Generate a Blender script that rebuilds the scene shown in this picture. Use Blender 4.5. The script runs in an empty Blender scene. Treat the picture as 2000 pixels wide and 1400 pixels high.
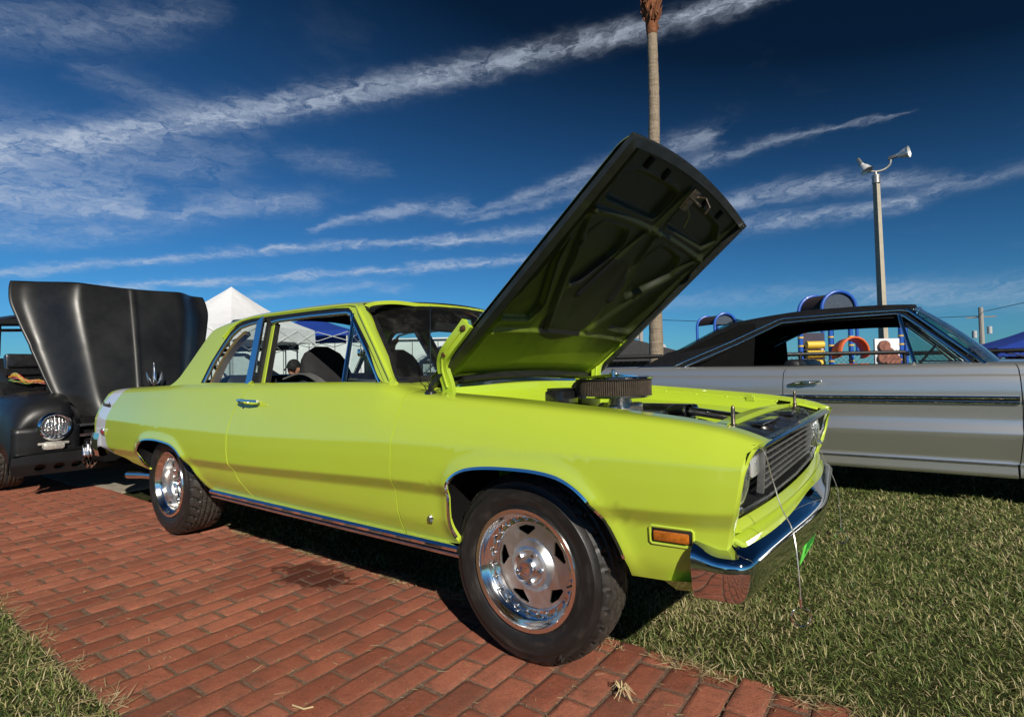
import bpy, bmesh, math, random
import numpy as np
from mathutils import Vector, Matrix
from mathutils.geometry import delaunay_2d_cdt
random.seed(7); rng = np.random.default_rng(11)
R = math.radians
scene = bpy.context.scene
col = scene.collection
# ------------------------------------------------------------------ camera
cam_d = bpy.data.cameras.new('camera'); cam = bpy.data.objects.new('camera', cam_d); col.objects.link(cam)
scene.camera = cam
cam_d.sensor_width = 36; cam_d.lens = 1074.24/2000*36; cam_d.clip_start = .05; cam_d.clip_end = 3000
yaw, pitch, roll = R(126.16), R(1.293), R(1.176)
d_ = np.array([math.cos(yaw)*math.cos(pitch), math.sin(yaw)*math.cos(pitch), math.sin(pitch)])
r0 = np.array([math.sin(yaw), -math.cos(yaw), 0]); u0 = np.cross(r0, d_)
r_ = r0*math.cos(roll)-u0*math.sin(roll); u_ = u0*math.cos(roll)+r0*math.sin(roll)
cam.matrix_world = Matrix(((r_[0], u_[0], -d_[0], 1.0825), (r_[1], u_[1], -d_[1], -2.343), (r_[2], u_[2], -d_[2], .9916), (0, 0, 0, 1)))
scene.render.resolution_x = 1024; scene.render.resolution_y = 716
# ------------------------------------------------------------------ sun, exposure
SUN = Vector((1.38, -.99, 1.02)).normalized()
sd = bpy.data.lights.new('sun', 'SUN'); sun = bpy.data.objects.new('sun', sd); col.objects.link(sun)
sd.energy = 5.0; sd.angle = R(.5); sd.color = (1, .93, .82)
sun.rotation_euler = SUN.to_track_quat('Z', 'Y').to_euler()
scene.view_settings.view_transform = 'Standard'; scene.view_settings.look = 'None'
scene.view_settings.exposure = .14; scene.view_settings.gamma = 1
# ------------------------------------------------------------------ node helper
class NT:
    def __init__(s, tree): s.t = tree; s.n = tree.nodes; s.l = tree.links
    def new(s, typ, **kw):
        n = s.n.new(typ)
        for k, v in kw.items(): setattr(n, k, v)
        return n
    def put(s, node, i, v):
        if v is None: return
        sock = node.inputs[i]
        if isinstance(v, bpy.types.NodeSocket): s.l.new(v, sock)
        else: sock.default_value = v
    def m(s, op, a, b=None, c=None, clamp=False):
        n = s.new('ShaderNodeMath', operation=op, use_clamp=clamp)
        s.put(n, 0, a); s.put(n, 1, b); s.put(n, 2, c); return n.outputs[0]
    def vm(s, op, a, b=None):
        n = s.new('ShaderNodeVectorMath', operation=op); s.put(n, 0, a); s.put(n, 1, b)
        return n.outputs[1 if op in ('DOT_PRODUCT', 'LENGTH') else 0]
    def noise(s, vec, scale, detail=4, rough=.55, dist=0.):
        n = s.new('ShaderNodeTexNoise'); s.put(n, 'Vector', vec); s.put(n, 'Scale', scale); s.put(n, 'Detail', detail)
        s.put(n, 'Roughness', rough); s.put(n, 'Distortion', dist); return n.outputs[0]
    def ramp(s, fac, stops, interp='LINEAR'):
        n = s.new('ShaderNodeValToRGB'); s.put(n, 0, fac); cr = n.color_ramp; cr.interpolation = interp
        while len(cr.elements) < len(stops): cr.elements.new(.5)
        for e, (p, c) in zip(cr.elements, stops):
            e.position = p; e.color = c if len(c) == 4 else (*c, 1)
        return n.outputs[0]
    def mix(s, fac, a, b, blend='MIX'):
        n = s.new('ShaderNodeMix', data_type='RGBA', blend_type=blend)
        s.put(n, 0, fac); s.put(n, 6, a if not isinstance(a, tuple) or len(a) == 4 else (*a, 1)); s.put(n, 7, b if not isinstance(b, tuple) or len(b) == 4 else (*b, 1))
        return n.outputs[2]
    def maprange(s, v, a, b, c=0, d=1, smooth=True):
        n = s.new('ShaderNodeMapRange', interpolation_type='SMOOTHSTEP' if smooth else 'LINEAR')
        for i, x in enumerate((v, a, b, c, d)): s.put(n, i, x)
        return n.outputs[0]
    def xyz(s, v):
        n = s.new('ShaderNodeSeparateXYZ'); s.put(n, 0, v); return n.outputs
    def comb(s, x, y, z):
        n = s.new('ShaderNodeCombineXYZ'); s.put(n, 0, x); s.put(n, 1, y); s.put(n, 2, z); return n.outputs[0]
    def bump(s, h, strength=.3, dist=.01):
        n = s.new('ShaderNodeBump'); s.put(n, 'Strength', strength); s.put(n, 'Distance', dist); s.put(n, 'Height', h); return n.outputs[0]
# ------------------------------------------------------------------ world: daylight sky and cirrus
w = bpy.data.worlds.new('World'); scene.world = w; w.use_nodes = True
T = NT(w.node_tree); T.n.clear()
out = T.new('ShaderNodeOutputWorld'); bg = T.new('ShaderNodeBackground'); T.l.new(bg.outputs[0], out.inputs[0])
sky = T.new('ShaderNodeTexSky', sky_type='NISHITA'); sky.sun_disc = False
sky.sun_elevation = math.asin(SUN.z); sky.sun_rotation = math.atan2(SUN.x, SUN.y)
sky.air_density = 1.0; sky.dust_density = .25; sky.ozone_density = 3.0; sky.altitude = 0
tc = T.new('ShaderNodeTexCoord'); D = tc.outputs['Generated']
dx, dy, dz = T.xyz(T.vm('NORMALIZE', D))
DEG = 57.29578
# azimuth measured about the direction the open field lies in, elevation, both in degrees
ca, sa = math.cos(yaw), math.sin(yaw)
f_ = T.m('ADD', T.m('MULTIPLY', dx, ca), T.m('MULTIPLY', dy, sa))
l_ = T.m('SUBTRACT', T.m('MULTIPLY', dy, ca), T.m('MULTIPLY', dx, sa))
az = T.m('MULTIPLY', T.m('ARCTAN2', l_, f_), DEG)
el = T.m('MULTIPLY', T.m('ARCSINE', dz), DEG)
wv = T.comb(T.m('MULTIPLY', az, .11), T.m('MULTIPLY', el, .3), 0.)
wn = T.new('ShaderNodeTexNoise'); T.put(wn, 'Vector', wv); T.put(wn, 'Scale', 3.4); T.put(wn, 'Detail', 8.); T.put(wn, 'Roughness', .60)
wx, wy, wz = T.xyz(wn.outputs['Color'])
azw = T.m('ADD', az, T.m('MULTIPLY', T.m('SUBTRACT', wx, .5), 6.))
elw = T.m('ADD', el, T.m('MULTIPLY', T.m('SUBTRACT', wy, .5), 1.7))
fib = T.noise(T.comb(T.m('MULTIPLY', azw, .30), T.m('MULTIPLY', T.m('SUBTRACT', elw, T.m('MULTIPLY', azw, -.2)), .8), 3.), 1.0, 9, .60, .9)
fib2 = T.noise(T.comb(T.m('MULTIPLY', azw, .9), T.m('MULTIPLY', T.m('ADD', elw, T.m('MULTIPLY', azw, .35)), 2.2), 9.), 1.8, 8, .7, .5)
fm = T.m('ADD', T.m('MULTIPLY', fib, .62), T.m('MULTIPLY', fib2, .38))
fmod = T.maprange(fm, .34, .66, .15, 1.2)
total = None
def streak(a0, e0, a1, e1, a2, e2, w0, w1, s, fade=3., feather=1.):
    w0 *= .78; w1 *= .78
    """a cirrus band from (a0,e0) to (a2,e2) bending through (a1,e1)"""
    global total
    # quadratic el(az) through three points
    A = np.array([[a*a, a, 1] for a in (a0, a1, a2)]); q = np.linalg.solve(A, np.array([e0, e1, e2]))
    line = T.m('ADD', T.m('MULTIPLY', T.m('ADD', T.m('MULTIPLY', az, float(q[0])), float(q[1])), az), float(q[2]))
    wid = T.maprange(az, a0, a2, w0, w1, False)
    t = T.m('DIVIDE', T.m('SUBTRACT', elw, line), wid)
    g = T.m('EXPONENT', T.m('MULTIPLY', T.m('MULTIPLY', t, t), -.8))
    lo, hi = min(a0, a2), max(a0, a2)
    g = T.m('MULTIPLY', g, T.maprange(azw, lo-fade, lo+fade)); g = T.m('MULTIPLY', g, T.maprange(azw, hi+fade, hi-fade))
    g = T.m('MULTIPLY', g, s)
    total = g if total is None else T.m('ADD', total, g)
streak(46, 15.8, 15, 26.6, -25, 31.6, 1.5, .72, .62, 2)      # the long contrail
streak(-20, 31.8, -23, 31.6, -27, 31.2, .5, .3, .2, 2)
streak(52, 24.5, 40, 26.5, 29, 30.5, 2.0, 1.6, .22, 4)
streak(48, 19, 38, 18, 26, 19.5, 2.8, 2.0, .24, 4)
streak(50, 13, 41, 14.2, 34, 15, 2.8, 1.6, .50, 3)
streak(46, 10.8, 40, 11.4, 33, 12.6, 1.0, .8, .30, 3)
streak(38, 13.5, 34, 14.2, 30.5, 14.2, .5, .4, .3, 1.5)
streak(32, 13.9, 27, 15.6, 20, 16.4, 1.3, 1.1, .34, 2)
streak(22, 20.2, 18, 20.2, 13, 20, 1.1, .9, .16, 2)
streak(38, 24.2, 33, 23.6, 25, 22.4, 1.2, .8, .16, 2)
streak(20, 13.9, 12, 16.2, 4, 16.7, .35, .9, .42, 1)
streak(4, 16.0, -6, 18.9, -14, 21.0, .35, 1.1, .38, 2)
streak(4, 15.3, -4, 17.1, -10, 18.2, .25, .7, .3, 2)
streak(-13, 20.2, -17.5, 21.2, -21, 21.6, 1.0, 1.0, .40, 1.2)
streak(-18, 19.2, -26, 20.2, -36, 20.3, .8, .16, .36, 1.5)
streak(44, 7.9, 25, 11.7, 4, 13.6, .35, .4, .55, 4)
streak(9, 12.8, 0, 14.0, -8, 14.6, .3, 1.1, .40, 2)
streak(38, 7.5, 15, 10.2, -6, 11.7, .35, .5, .55, 4)
streak(27, 7.0, 18, 8.5, 11, 8.6, .5, .6, .3, 2)
streak(-20, 15.0, -29, 15.9, -38, 14.6, .9, .8, .48, 2)
streak(-23, 13.2, -29, 13.3, -37, 13.0, .8, .5, .42, 1.5)
streak(-33, 13.4, -38, 13.7, -48, 15.2, .5, .6, .30, 2)
streak(-12, 6.2, -28, 6.6, -36, 6.2, 1.0, .9, .16, 3)
streak(-32, 6.0, -39, 5.4, -50, 5.2, 1.2, 1.4, .30, 3)
# faint haze of cirrus everywhere, also behind the viewer
amb = T.noise(T.comb(T.m('DIVIDE', dx, T.m('MAXIMUM', dz, .06)), T.m('DIVIDE', dy, T.m('MAXIMUM', dz, .06)), 0.), .9, 7, .62, .5)
amb = T.m('MULTIPLY', T.maprange(amb, .56, .85), .10)
cl = T.m('MULTIPLY', T.m('ADD', T.m('MULTIPLY', total, fmod), amb), T.maprange(el, 0, 3))
cl = T.m('MINIMUM', cl, .85)
gm = T.new('ShaderNodeGamma'); T.put(gm, 0, sky.outputs[0]); T.put(gm, 1, 1.0)
skc = T.mix(1., gm.outputs[0], (.20, .57, .91), 'MULTIPLY')
# a dark winter sky overhead: thin clear air away from the sun
saz = T.m('SINE', T.m('DIVIDE', az, DEG)); ele = T.m('MULTIPLY', el, T.m('SUBTRACT', 1.0, T.m('MULTIPLY', saz, .5)))
dark = T.m('MULTIPLY', T.maprange(ele, 0, 33, 1.0, .13, False), T.m('ADD', 1.0, T.m('MULTIPLY', saz, .12)))
dn = T.new('ShaderNodeVectorMath', operation='SCALE'); T.put(dn, 0, skc); T.put(dn, 'Scale', dark)
skyc = T.mix(cl, dn.outputs[0], (5.2, 6.0, 7.2))
T.l.new(skyc, bg.inputs[0]); bg.inputs[1].default_value = .088
# ------------------------------------------------------------------ materials
MATS = {}
def mat(name, color, rough=.5, metal=0., coat=0., spec=.5, noise=0., nscale=20., bump=0., bscale=60., trans=0., ior=1.45, alpha=1., coat_rough=.03, emit=None):
    m = bpy.data.materials.new(name); m.use_nodes = True; t = NT(m.node_tree)
    b = t.n['Principled BSDF']; c = (*color, 1)
    b.inputs['Base Color'].default_value = c; b.inputs['Roughness'].default_value = rough; b.inputs['Metallic'].default_value = metal
    b.inputs['Specular IOR Level'].default_value = spec; b.inputs['Coat Weight'].default_value = coat; b.inputs['Coat Roughness'].default_value = coat_rough
    b.inputs['Transmission Weight'].default_value = trans; b.inputs['IOR'].default_value = ior; b.inputs['Alpha'].default_value = alpha
    tcn = t.new('ShaderNodeTexCoord').outputs['Object']
    if noise:
        nz = t.noise(tcn, nscale, 5, .6)
        lo = tuple(x*(1-noise) for x in color); hi = tuple(min(1, x*(1+noise)) for x in color)
        t.l.new(t.ramp(nz, [(.3, lo), (.7, hi)]), b.inputs['Base Color'])
    if rough > .02:
        rz = t.noise(tcn, nscale*.7+3, 4, .6)
        t.l.new(t.maprange(rz, .3, .7, rough*.85, min(1, rough*1.2)), b.inputs['Roughness'])
    if bump: t.l.new(t.bump(t.noise(tcn, bscale, 4, .6), bump, .005), b.inputs['Normal'])
    MATS[name] = m; return m
# ------------------------------------------------------------------ meshes
def mobj(name, V, F, m, parent=None, smooth=True, angle=None, normals=None):
    me = bpy.data.meshes.new(name); me.from_pydata([tuple(map(float, v)) for v in V], [], [tuple(map(int, f)) for f in F]); me.update()
    if m is not None: me.materials.append(m)
    if smooth:
        me.shade_smooth()
        if angle: me.set_sharp_from_angle(angle=R(angle))
    if normals is not None: me.normals_split_custom_set_from_vertices([tuple(map(float, n)) for n in normals])
    o = bpy.data.objects.new(name, me); col.objects.link(o)
    if parent: o.parent = parent
    return o
def thing(name, label, cat, loc=(0, 0, 0), rot=0., group=None):
    o = bpy.data.objects.new(name, None); col.objects.link(o); o.location = loc; o.rotation_euler = (0, 0, rot)
    o['label'] = label; o['category'] = cat; o.empty_display_size = .2
    if group: o['group'] = group
    return o
def tag(o, label, cat, group=None):
    o['label'] = label; o['category'] = cat
    if group: o['group'] = group
    return o
def kind(o, k): o['kind'] = k; return o
class MB:
    def __init__(s): s.V = []; s.F = []
    def add(s, V, F):
        n = len(s.V); s.V += [tuple(map(float, v)) for v in V]; s.F += [tuple(int(i)+n for i in f) for f in F]; return s
    def box(s, c, size, bev=0., rot=None):
        sx, sy, sz = [x/2 for x in size]
        if bev <= 0:
            V = [(x, y, z) for x in (-sx, sx) for y in (-sy, sy) for z in (-sz, sz)]
            F = [(0, 1, 3, 2), (4, 6, 7, 5), (0, 4, 5, 1), (2, 3, 7, 6), (0, 2, 6, 4), (1, 5, 7, 3)]
        else:
            bm = bmesh.new(); bmesh.ops.create_cube(bm, size=1)
            for v in bm.verts: v.co = Vector((v.co.x*size[0], v.co.y*size[1], v.co.z*size[2]))
            bmesh.ops.bevel(bm, geom=bm.edges[:], offset=min(bev, min(size)*.45), segments=2, profile=.5, affect='EDGES')
            bm.verts.index_update(); V = [v.co[:] for v in bm.verts]; F = [[v.index for v in f.verts] for f in bm.faces]; bm.free()
        if rot is not None: V = [rot @ Vector(v) for v in V]
        return s.add([(v[0]+c[0], v[1]+c[1], v[2]+c[2]) for v in V], F)
    def tube(s, pts, r, n=8, closed=False, cap=True, up=(0, 0, 1), sec=None):
        """sweep a circle (or the section sec [(a,b)..] times r) along pts; r may be a list"""
        P = [Vector(p) for p in pts]; N = len(P)
        rr = r if hasattr(r, '__len__') else [r]*N
        prof = sec or [(math.cos(2*math.pi*k/n), math.sin(2*math.pi*k/n)) for k in range(n)]
        n = len(prof); V = []; F = []; up = Vector(up)
        for i, p in enumerate(P):
            a = P[(i-1) % N] if (closed or i > 0) else P[i]; b = P[(i+1) % N] if (closed or i < N-1) else P[i]
            t = (b-a).normalized(); x = up.cross(t)
            if x.length < 1e-4: x = Vector((1, 0, 0)).cross(t)
            x.normalize(); y = t.cross(x)
            for (ca, cb) in prof: V.append(p + x*ca*rr[i] + y*cb*rr[i])
        for i in range(N if closed else N-1):
            j = (i+1) % N
            for k in range(n): F.append((i*n+k, i*n+(k+1) % n, j*n+(k+1) % n, j*n+k))
        if cap and not closed: F.append(tuple(range(n))[::-1]); F.append(tuple((N-1)*n+k for k in range(n)))
        return s.add(V, F)
    def lathe(s, prof, n=32, axis='y', c=(0, 0, 0), closed=False):
        """prof: [(radius, along)]"""
        V = []; F = []; M = len(prof)
        for k in range(n):
            a = 2*math.pi*k/n; ca, sa = math.cos(a), math.sin(a)
            for (r, h) in prof:
                q = {'y': (r*ca, h, r*sa), 'z': (r*ca, r*sa, h), 'x': (h, r*ca, r*sa)}[axis]
                V.append((q[0]+c[0], q[1]+c[1], q[2]+c[2]))
        for k in range(n):
            j = (k+1) % n
            for i in range(M-1): F.append((k*M+i, k*M+i+1, j*M+i+1, j*M+i))
            if closed: F.append((k*M+M-1, k*M, j*M, j*M+M-1))
        return s.add(V, F)
    def prism(s, poly, d, axis='y', at=0.):
        """extrude a 2D polygon by d; axis 'y': poly in (x,z); 'x': (y,z); 'z': (x,y)"""
        n = len(poly); f = {'y': lambda p, h: (p[0], h, p[1]), 'x': lambda p, h: (h, p[0], p[1]), 'z': lambda p, h: (p[0], p[1], h)}[axis]
        V = [f(p, at) for p in poly] + [f(p, at+d) for p in poly]
        F = [tuple(range(n)), tuple(range(2*n-1, n-1, -1))] + [(i, i+n, (i+1) % n+n, (i+1) % n) for i in range(n)]
        return s.add(V, F)
    def grid(s, fn, us, vs):
        V = [fn(u, v) for u in us for v in vs]; nv = len(vs)
        F = [(i*nv+j, i*nv+j+1, (i+1)*nv+j+1, (i+1)*nv+j) for i in range(len(us)-1) for j in range(nv-1)]
        return s.add(V, F)
    def build(s, name, m, parent=None, smooth=True, angle=35): return mobj(name, s.V, s.F, m, parent, smooth, angle)
def fix_normals(o):
    bm = bmesh.new(); bm.from_mesh(o.data); bmesh.ops.recalc_face_normals(bm, faces=bm.faces[:]); bm.to_mesh(o.data); bm.free(); return o
def resample(pts, step, closed=False):
    P = [np.array(p, float) for p in pts]; out = []
    N = len(P)
    for i in range(N if closed else N-1):
        a, b = P[i], P[(i+1) % N]; k = max(1, int(round(np.linalg.norm(b-a)/step)))
        for j in range(k): out.append(a+(b-a)*j/k)
    if not closed: out.append(P[-1])
    return np.array(out)
def spline(pts, per=6, closed=False):
    """Catmull-Rom through pts"""
    P = [np.array(p, float) for p in pts]; N = len(P); out = []
    for i in range(N if closed else N-1):
        p1, p2 = P[i], P[(i+1) % N]; p0 = P[(i-1) % N] if closed or i > 0 else 2*p1-p2; p3 = P[(i+2) % N] if closed or i < N-2 else 2*p2-p1
        for j in range(per):
            t = j/per; out.append(.5*((2*p1)+(-p0+p2)*t+(2*p0-5*p1+4*p2-p3)*t*t+(-p0+3*p1-3*p2+p3)*t**3))
    if not closed: out.append(P[-1])
    return np.array(out)
def in_poly(P, poly):
    x, y = P[:, 0], P[:, 1]; ins = np.zeros(len(P), bool); n = len(poly)
    for i in range(n):
        x1, y1 = poly[i]; x2, y2 = poly[(i+1) % n]
        if y1 == y2: continue
        c = ((y1 > y) != (y2 > y)) & (x < (x2-x1)*(y-y1)/(y2-y1)+x1); ins ^= c
    return ins
def dist_poly(P, poly):
    d = np.full(len(P), 1e9); n = len(poly)
    for i in range(n):
        a = np.array(poly[i]); b = np.array(poly[(i+1) % n]); ab = b-a; L = max(ab@ab, 1e-12)
        t = np.clip(((P-a)@ab)/L, 0, 1); q = a+t[:, None]*ab; d = np.minimum(d, np.hypot(*(P-q).T))
    return d
def panel(name, outline, fn, m, parent, res=.03, holes=(), flange=.015, flip=False, scale=(1, 1), vlines=(), extra=None):
    """sheet-metal panel: 2D outline (with holes) triangulated, mapped to 3D by fn(u,v)->(N,3), with a folded-in edge"""
    sc = np.array(scale, float)
    loops = [resample(np.array(l, float)*sc, res*.6, True) for l in (outline, *holes)]
    big = loops[0]; lo, hi = big.min(0), big.max(0)
    gx, gy = np.meshgrid(np.arange(lo[0]+res/2, hi[0], res), np.arange(lo[1]+res/2, hi[1], res)); gx[1::2] += res/2
    G = np.c_[gx.ravel(), gy.ravel()]
    k = in_poly(G, loops[0]) & (dist_poly(G, loops[0]) > res*.45)
    for h in loops[1:]: k &= ~in_poly(G, h) & (dist_poly(G, h) > res*.45)
    G = G[k]
    if len(vlines):
        E_ = np.array([(x, v*sc[1]) for v in vlines for x in np.arange(lo[0]+res/3, hi[0], res)])
        near = np.min(np.abs(G[:, 1:2]-np.array(vlines)[None, :]*sc[1]), 1) < res*.22; G = np.vstack([G[~near], E_])
    if extra is not None:
        E_ = np.asarray(extra, float)*sc; k = np.array([np.min(np.hypot(*(E_-g).T)) > res*.45 for g in G]); G = np.vstack([G[k], E_])
    if len(vlines) or extra is not None:
        k = in_poly(G, loops[0]) & (dist_poly(G, loops[0]) > res*.25)
        for h in loops[1:]: k &= ~in_poly(G, h) & (dist_poly(G, h) > res*.25)
        G = G[k]
    pts = []; edges = []
    for l in loops:
        n0 = len(pts); pts += [tuple(p) for p in l]; edges += [(n0+i, n0+(i+1) % len(l)) for i in range(len(l))]
    nb = len(pts); pts += [tuple(p) for p in G]
    vo, eo, fo, ov, oe, of = delaunay_2d_cdt([Vector(p) for p in pts], edges, [], 0, 1e-6)
    vo = np.array([v[:] for v in vo]); F = np.array([f for f in fo if len(f) == 3])
    cen = vo[F].mean(1); k = in_poly(cen, loops[0])
    for h in loops[1:]: k &= ~in_poly(cen, h)
    F = F[k]; uv = vo/sc
    P = fn(uv[:, 0], uv[:, 1]); e = 2e-3
    du = fn(uv[:, 0]+e, uv[:, 1])-fn(uv[:, 0]-e, uv[:, 1]); dv = fn(uv[:, 0], uv[:, 1]+e)-fn(uv[:, 0], uv[:, 1]-e)
    N = np.cross(du, dv); N /= np.maximum(np.linalg.norm(N, axis=1), 1e-9)[:, None]
    if flip: N = -N; F = F[:, ::-1]
    V = list(P); Fa = [tuple(f) for f in F]; Na = list(N)
    if flange:
        # original index map of the boundary loops
        idx = {}
        for i, src in enumerate(ov):
            for sidx in src: idx[sidx] = i
        n0 = 0
        for l in loops:
            L = len(l); ids = [idx.get(n0+i) for i in range(L)]; n0 += L
            ids = [i for i in ids if i is not None]; L = len(ids)
            base = len(V); ctr = [P[i] for i in ids]
            for i in range(L):
                t = ctr[(i+1) % L]-ctr[i-1]; n = N[ids[i]]; o_ = np.cross(t, n); o_ /= max(np.linalg.norm(o_), 1e-9)
                V.append(P[ids[i]]); V.append(P[ids[i]]-n*flange); Na.append(o_); Na.append(o_)
            for i in range(L):
                j = (i+1) % L; Fa.append((base+2*i, base+2*i+1, base+2*j+1, base+2*j))
    return mobj(name, V, Fa, m, parent, True, None, Na)
def interp(x, tab, k):
    """smooth monotone-ish interpolation of column k of a table of rows"""
    xs = np.array([r[0] for r in tab]); ys = np.array([r[k] for r in tab]); x = np.asarray(x, float)
    d = np.diff(ys)/np.diff(xs); mm = np.zeros(len(xs)); mm[1:-1] = np.where(d[1:]*d[:-1] > 0, 2*d[1:]*d[:-1]/(d[1:]+d[:-1]+1e-12), 0); mm[0] = d[0]; mm[-1] = d[-1]
    i = np.clip(np.searchsorted(xs, x)-1, 0, len(xs)-2); h = xs[i+1]-xs[i]; t = np.clip((x-xs[i])/h, -.3, 1.3)
    return (2*t**3-3*t**2+1)*ys[i]+(t**3-2*t**2+t)*h*mm[i]+(-2*t**3+3*t**2)*ys[i+1]+(t**3-t**2)*h*mm[i+1]
def dup(o, parent=None):
    c = o.copy(); col.objects.link(c); c.parent = parent
    for ch in o.children: dup(ch, c)
    return c
def text_mesh(txt, size, depth, m, parent, name, matrix, italic=0.):
    cu = bpy.data.curves.new(name, 'FONT'); cu.body = txt; cu.size = size; cu.extrude = depth; cu.shear = italic; cu.align_x = 'CENTER'; cu.align_y = 'CENTER'; cu.resolution_u = 4
    o = bpy.data.objects.new(name, cu); col.objects.link(o); bpy.context.view_layer.update()
    me = bpy.data.meshes.new_from_object(o.evaluated_get(bpy.context.evaluated_depsgraph_get())); bpy.data.objects.remove(o); bpy.data.curves.remove(cu)
    me.transform(matrix); me.materials.clear(); me.materials.append(m)
    o = bpy.data.objects.new(name, me); col.objects.link(o)
    if parent: o.parent = parent
    return o
# ================================================================== ground
def m_soil():
    m = bpy.data.materials.new('soil'); m.use_nodes = True; t = NT(m.node_tree); b = t.n['Principled BSDF']
    p = t.new('ShaderNodeNewGeometry').outputs['Position']
    n1 = t.noise(p, 1.2, 4); n2 = t.noise(p, 60, 6, .7)
    c = t.ramp(n2, [(.3, (.016, .016, .009)), (.52, (.040, .044, .016)), (.7, (.11, .10, .05))])
    c2 = t.ramp(n1, [(.35, (.75, .8, .7)), (.65, (1.1, 1.05, .95))])
    t.l.new(t.mix(1., c, c2, 'MULTIPLY'), b.inputs['Base Color']); b.inputs['Roughness'].default_value = .95
    b.inputs['Specular IOR Level'].default_value = .1
    t.l.new(t.bump(n2, .9, .03), b.inputs['Normal']); return m
M_SOIL = m_soil()
PY0, PY1, PX0, PX1 = -1.7155, -.515, -6.05, 1.7404
def edge_far(x):   # the path's ragged far edge, a little further off in the distance
    return PY1 + .03*math.sin(x*3.1) + (0.06 if x < -3.4 else 0)
V = [(-400, -60, -.03), (400, -60, -.03), (400, 700, -.03), (-400, 700, -.03), (-400, -300, -.03), (400, -300, -.03)]
kind(mobj('ground', V, [(0, 1, 2, 3), (4, 5, 1, 0)], M_SOIL, smooth=False), 'structure')
# turf bed: a gently uneven sheet on both sides of the brick path
def turf(x, y):
    return -.006 + .012*math.sin(x*1.7+y*.9)*math.cos(y*1.3-.4*x)
mb = MB()
for (xa, xb, ya, yb, nx, ny) in ((-8, 14, PY1+.0, 14, 90, 60), (-4.2, 4, -5, PY0, 40, 16)):
    mb.grid(lambda u, v: (u, v, turf(u, v)), np.linspace(xa, xb, nx), np.linspace(ya, yb, ny))
kind(mb.build('turf_bed', M_SOIL), 'structure')
m_sand = mat('joint_sand', (.17, .11, .078), .95, noise=.5, nscale=120, bump=.8, bscale=200, spec=.1)
mb = MB(); mb.grid(lambda u, v: (u, v, -.0035), np.linspace(-9.5, PX1, 3), [PY0, PY1+.02])
path = kind(mb.build('brick_path', m_sand), 'structure')
# bricks
def m_brick(old=False):
    m = bpy.data.materials.new('brick_clay'); m.use_nodes = True; t = NT(m.node_tree); b = t.n['Principled BSDF']
    oi = t.new('ShaderNodeObjectInfo'); rnd = oi.outputs['Random']
    p = t.new('ShaderNodeNewGeometry').outputs['Position']
    hue = t.noise(p, 9, 3); gr = t.noise(p, 170, 6, .8); blot = t.noise(p, 3.1, 5, .6)
    hm = t.m('ADD', t.m('MULTIPLY', rnd, .55), t.m('MULTIPLY', hue, .45))
    base = t.ramp(hm, [(.02, (.17, .055, .036)), (.22, (.28, .085, .048)), (.45, (.38, .118, .066)), (.75, (.48, .165, .096)), (.95, (.35, .125, .082))])
    sp = t.ramp(gr, [(.30, (.40, .37, .36)), (.45, (.88, .88, .88)), (.60, (1.08, 1.08, 1.08)), (.75, (1.6, 1.75, 1.9))])
    c = t.mix(1., base, sp, 'MULTIPLY')
    grime = t.m('ADD', t.maprange(blot, .42, .68, 0, .40), t.maprange(t.noise(p, 22, 5, .7), .5, .72, 0, .45))
    c = t.mix(grime, c, (.15, .075, .05))
    # soot and soil gathered along each brick's rim (its own dirt)
    at = t.new('ShaderNodeAttribute', attribute_name='rim'); rim = at.outputs['Fac']
    rn = t.m('MULTIPLY', rim, t.maprange(t.noise(p, 30, 4, .7), .3, .65, .05, .75))
    c = t.mix(rn, c, (.15, .085, .058))
    # an oily spill near the sill
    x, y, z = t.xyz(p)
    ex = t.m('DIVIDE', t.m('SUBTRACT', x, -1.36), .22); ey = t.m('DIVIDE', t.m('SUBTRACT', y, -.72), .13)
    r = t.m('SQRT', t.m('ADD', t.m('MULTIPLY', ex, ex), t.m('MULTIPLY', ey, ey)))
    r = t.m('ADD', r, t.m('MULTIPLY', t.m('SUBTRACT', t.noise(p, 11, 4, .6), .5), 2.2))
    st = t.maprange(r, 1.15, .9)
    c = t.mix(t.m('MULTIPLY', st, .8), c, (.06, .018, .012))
    # chalky specks
    fl = t.maprange(t.noise(p, 210, 2, .5), .735, .77); c = t.mix(t.m('MULTIPLY', fl, .8), c, (.6, .5, .42))
    t.l.new(c, b.inputs['Base Color'])
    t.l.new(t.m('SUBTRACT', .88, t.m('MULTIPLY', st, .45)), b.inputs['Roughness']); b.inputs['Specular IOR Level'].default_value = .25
    t.l.new(t.bump(t.m('ADD', gr, t.m('MULTIPLY', t.noise(p, 40, 4), .8)), .9, .008), b.inputs['Normal']); return m
M_BRICK = m_brick()
BL, BW, BH = .207, .1032, .055
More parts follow.
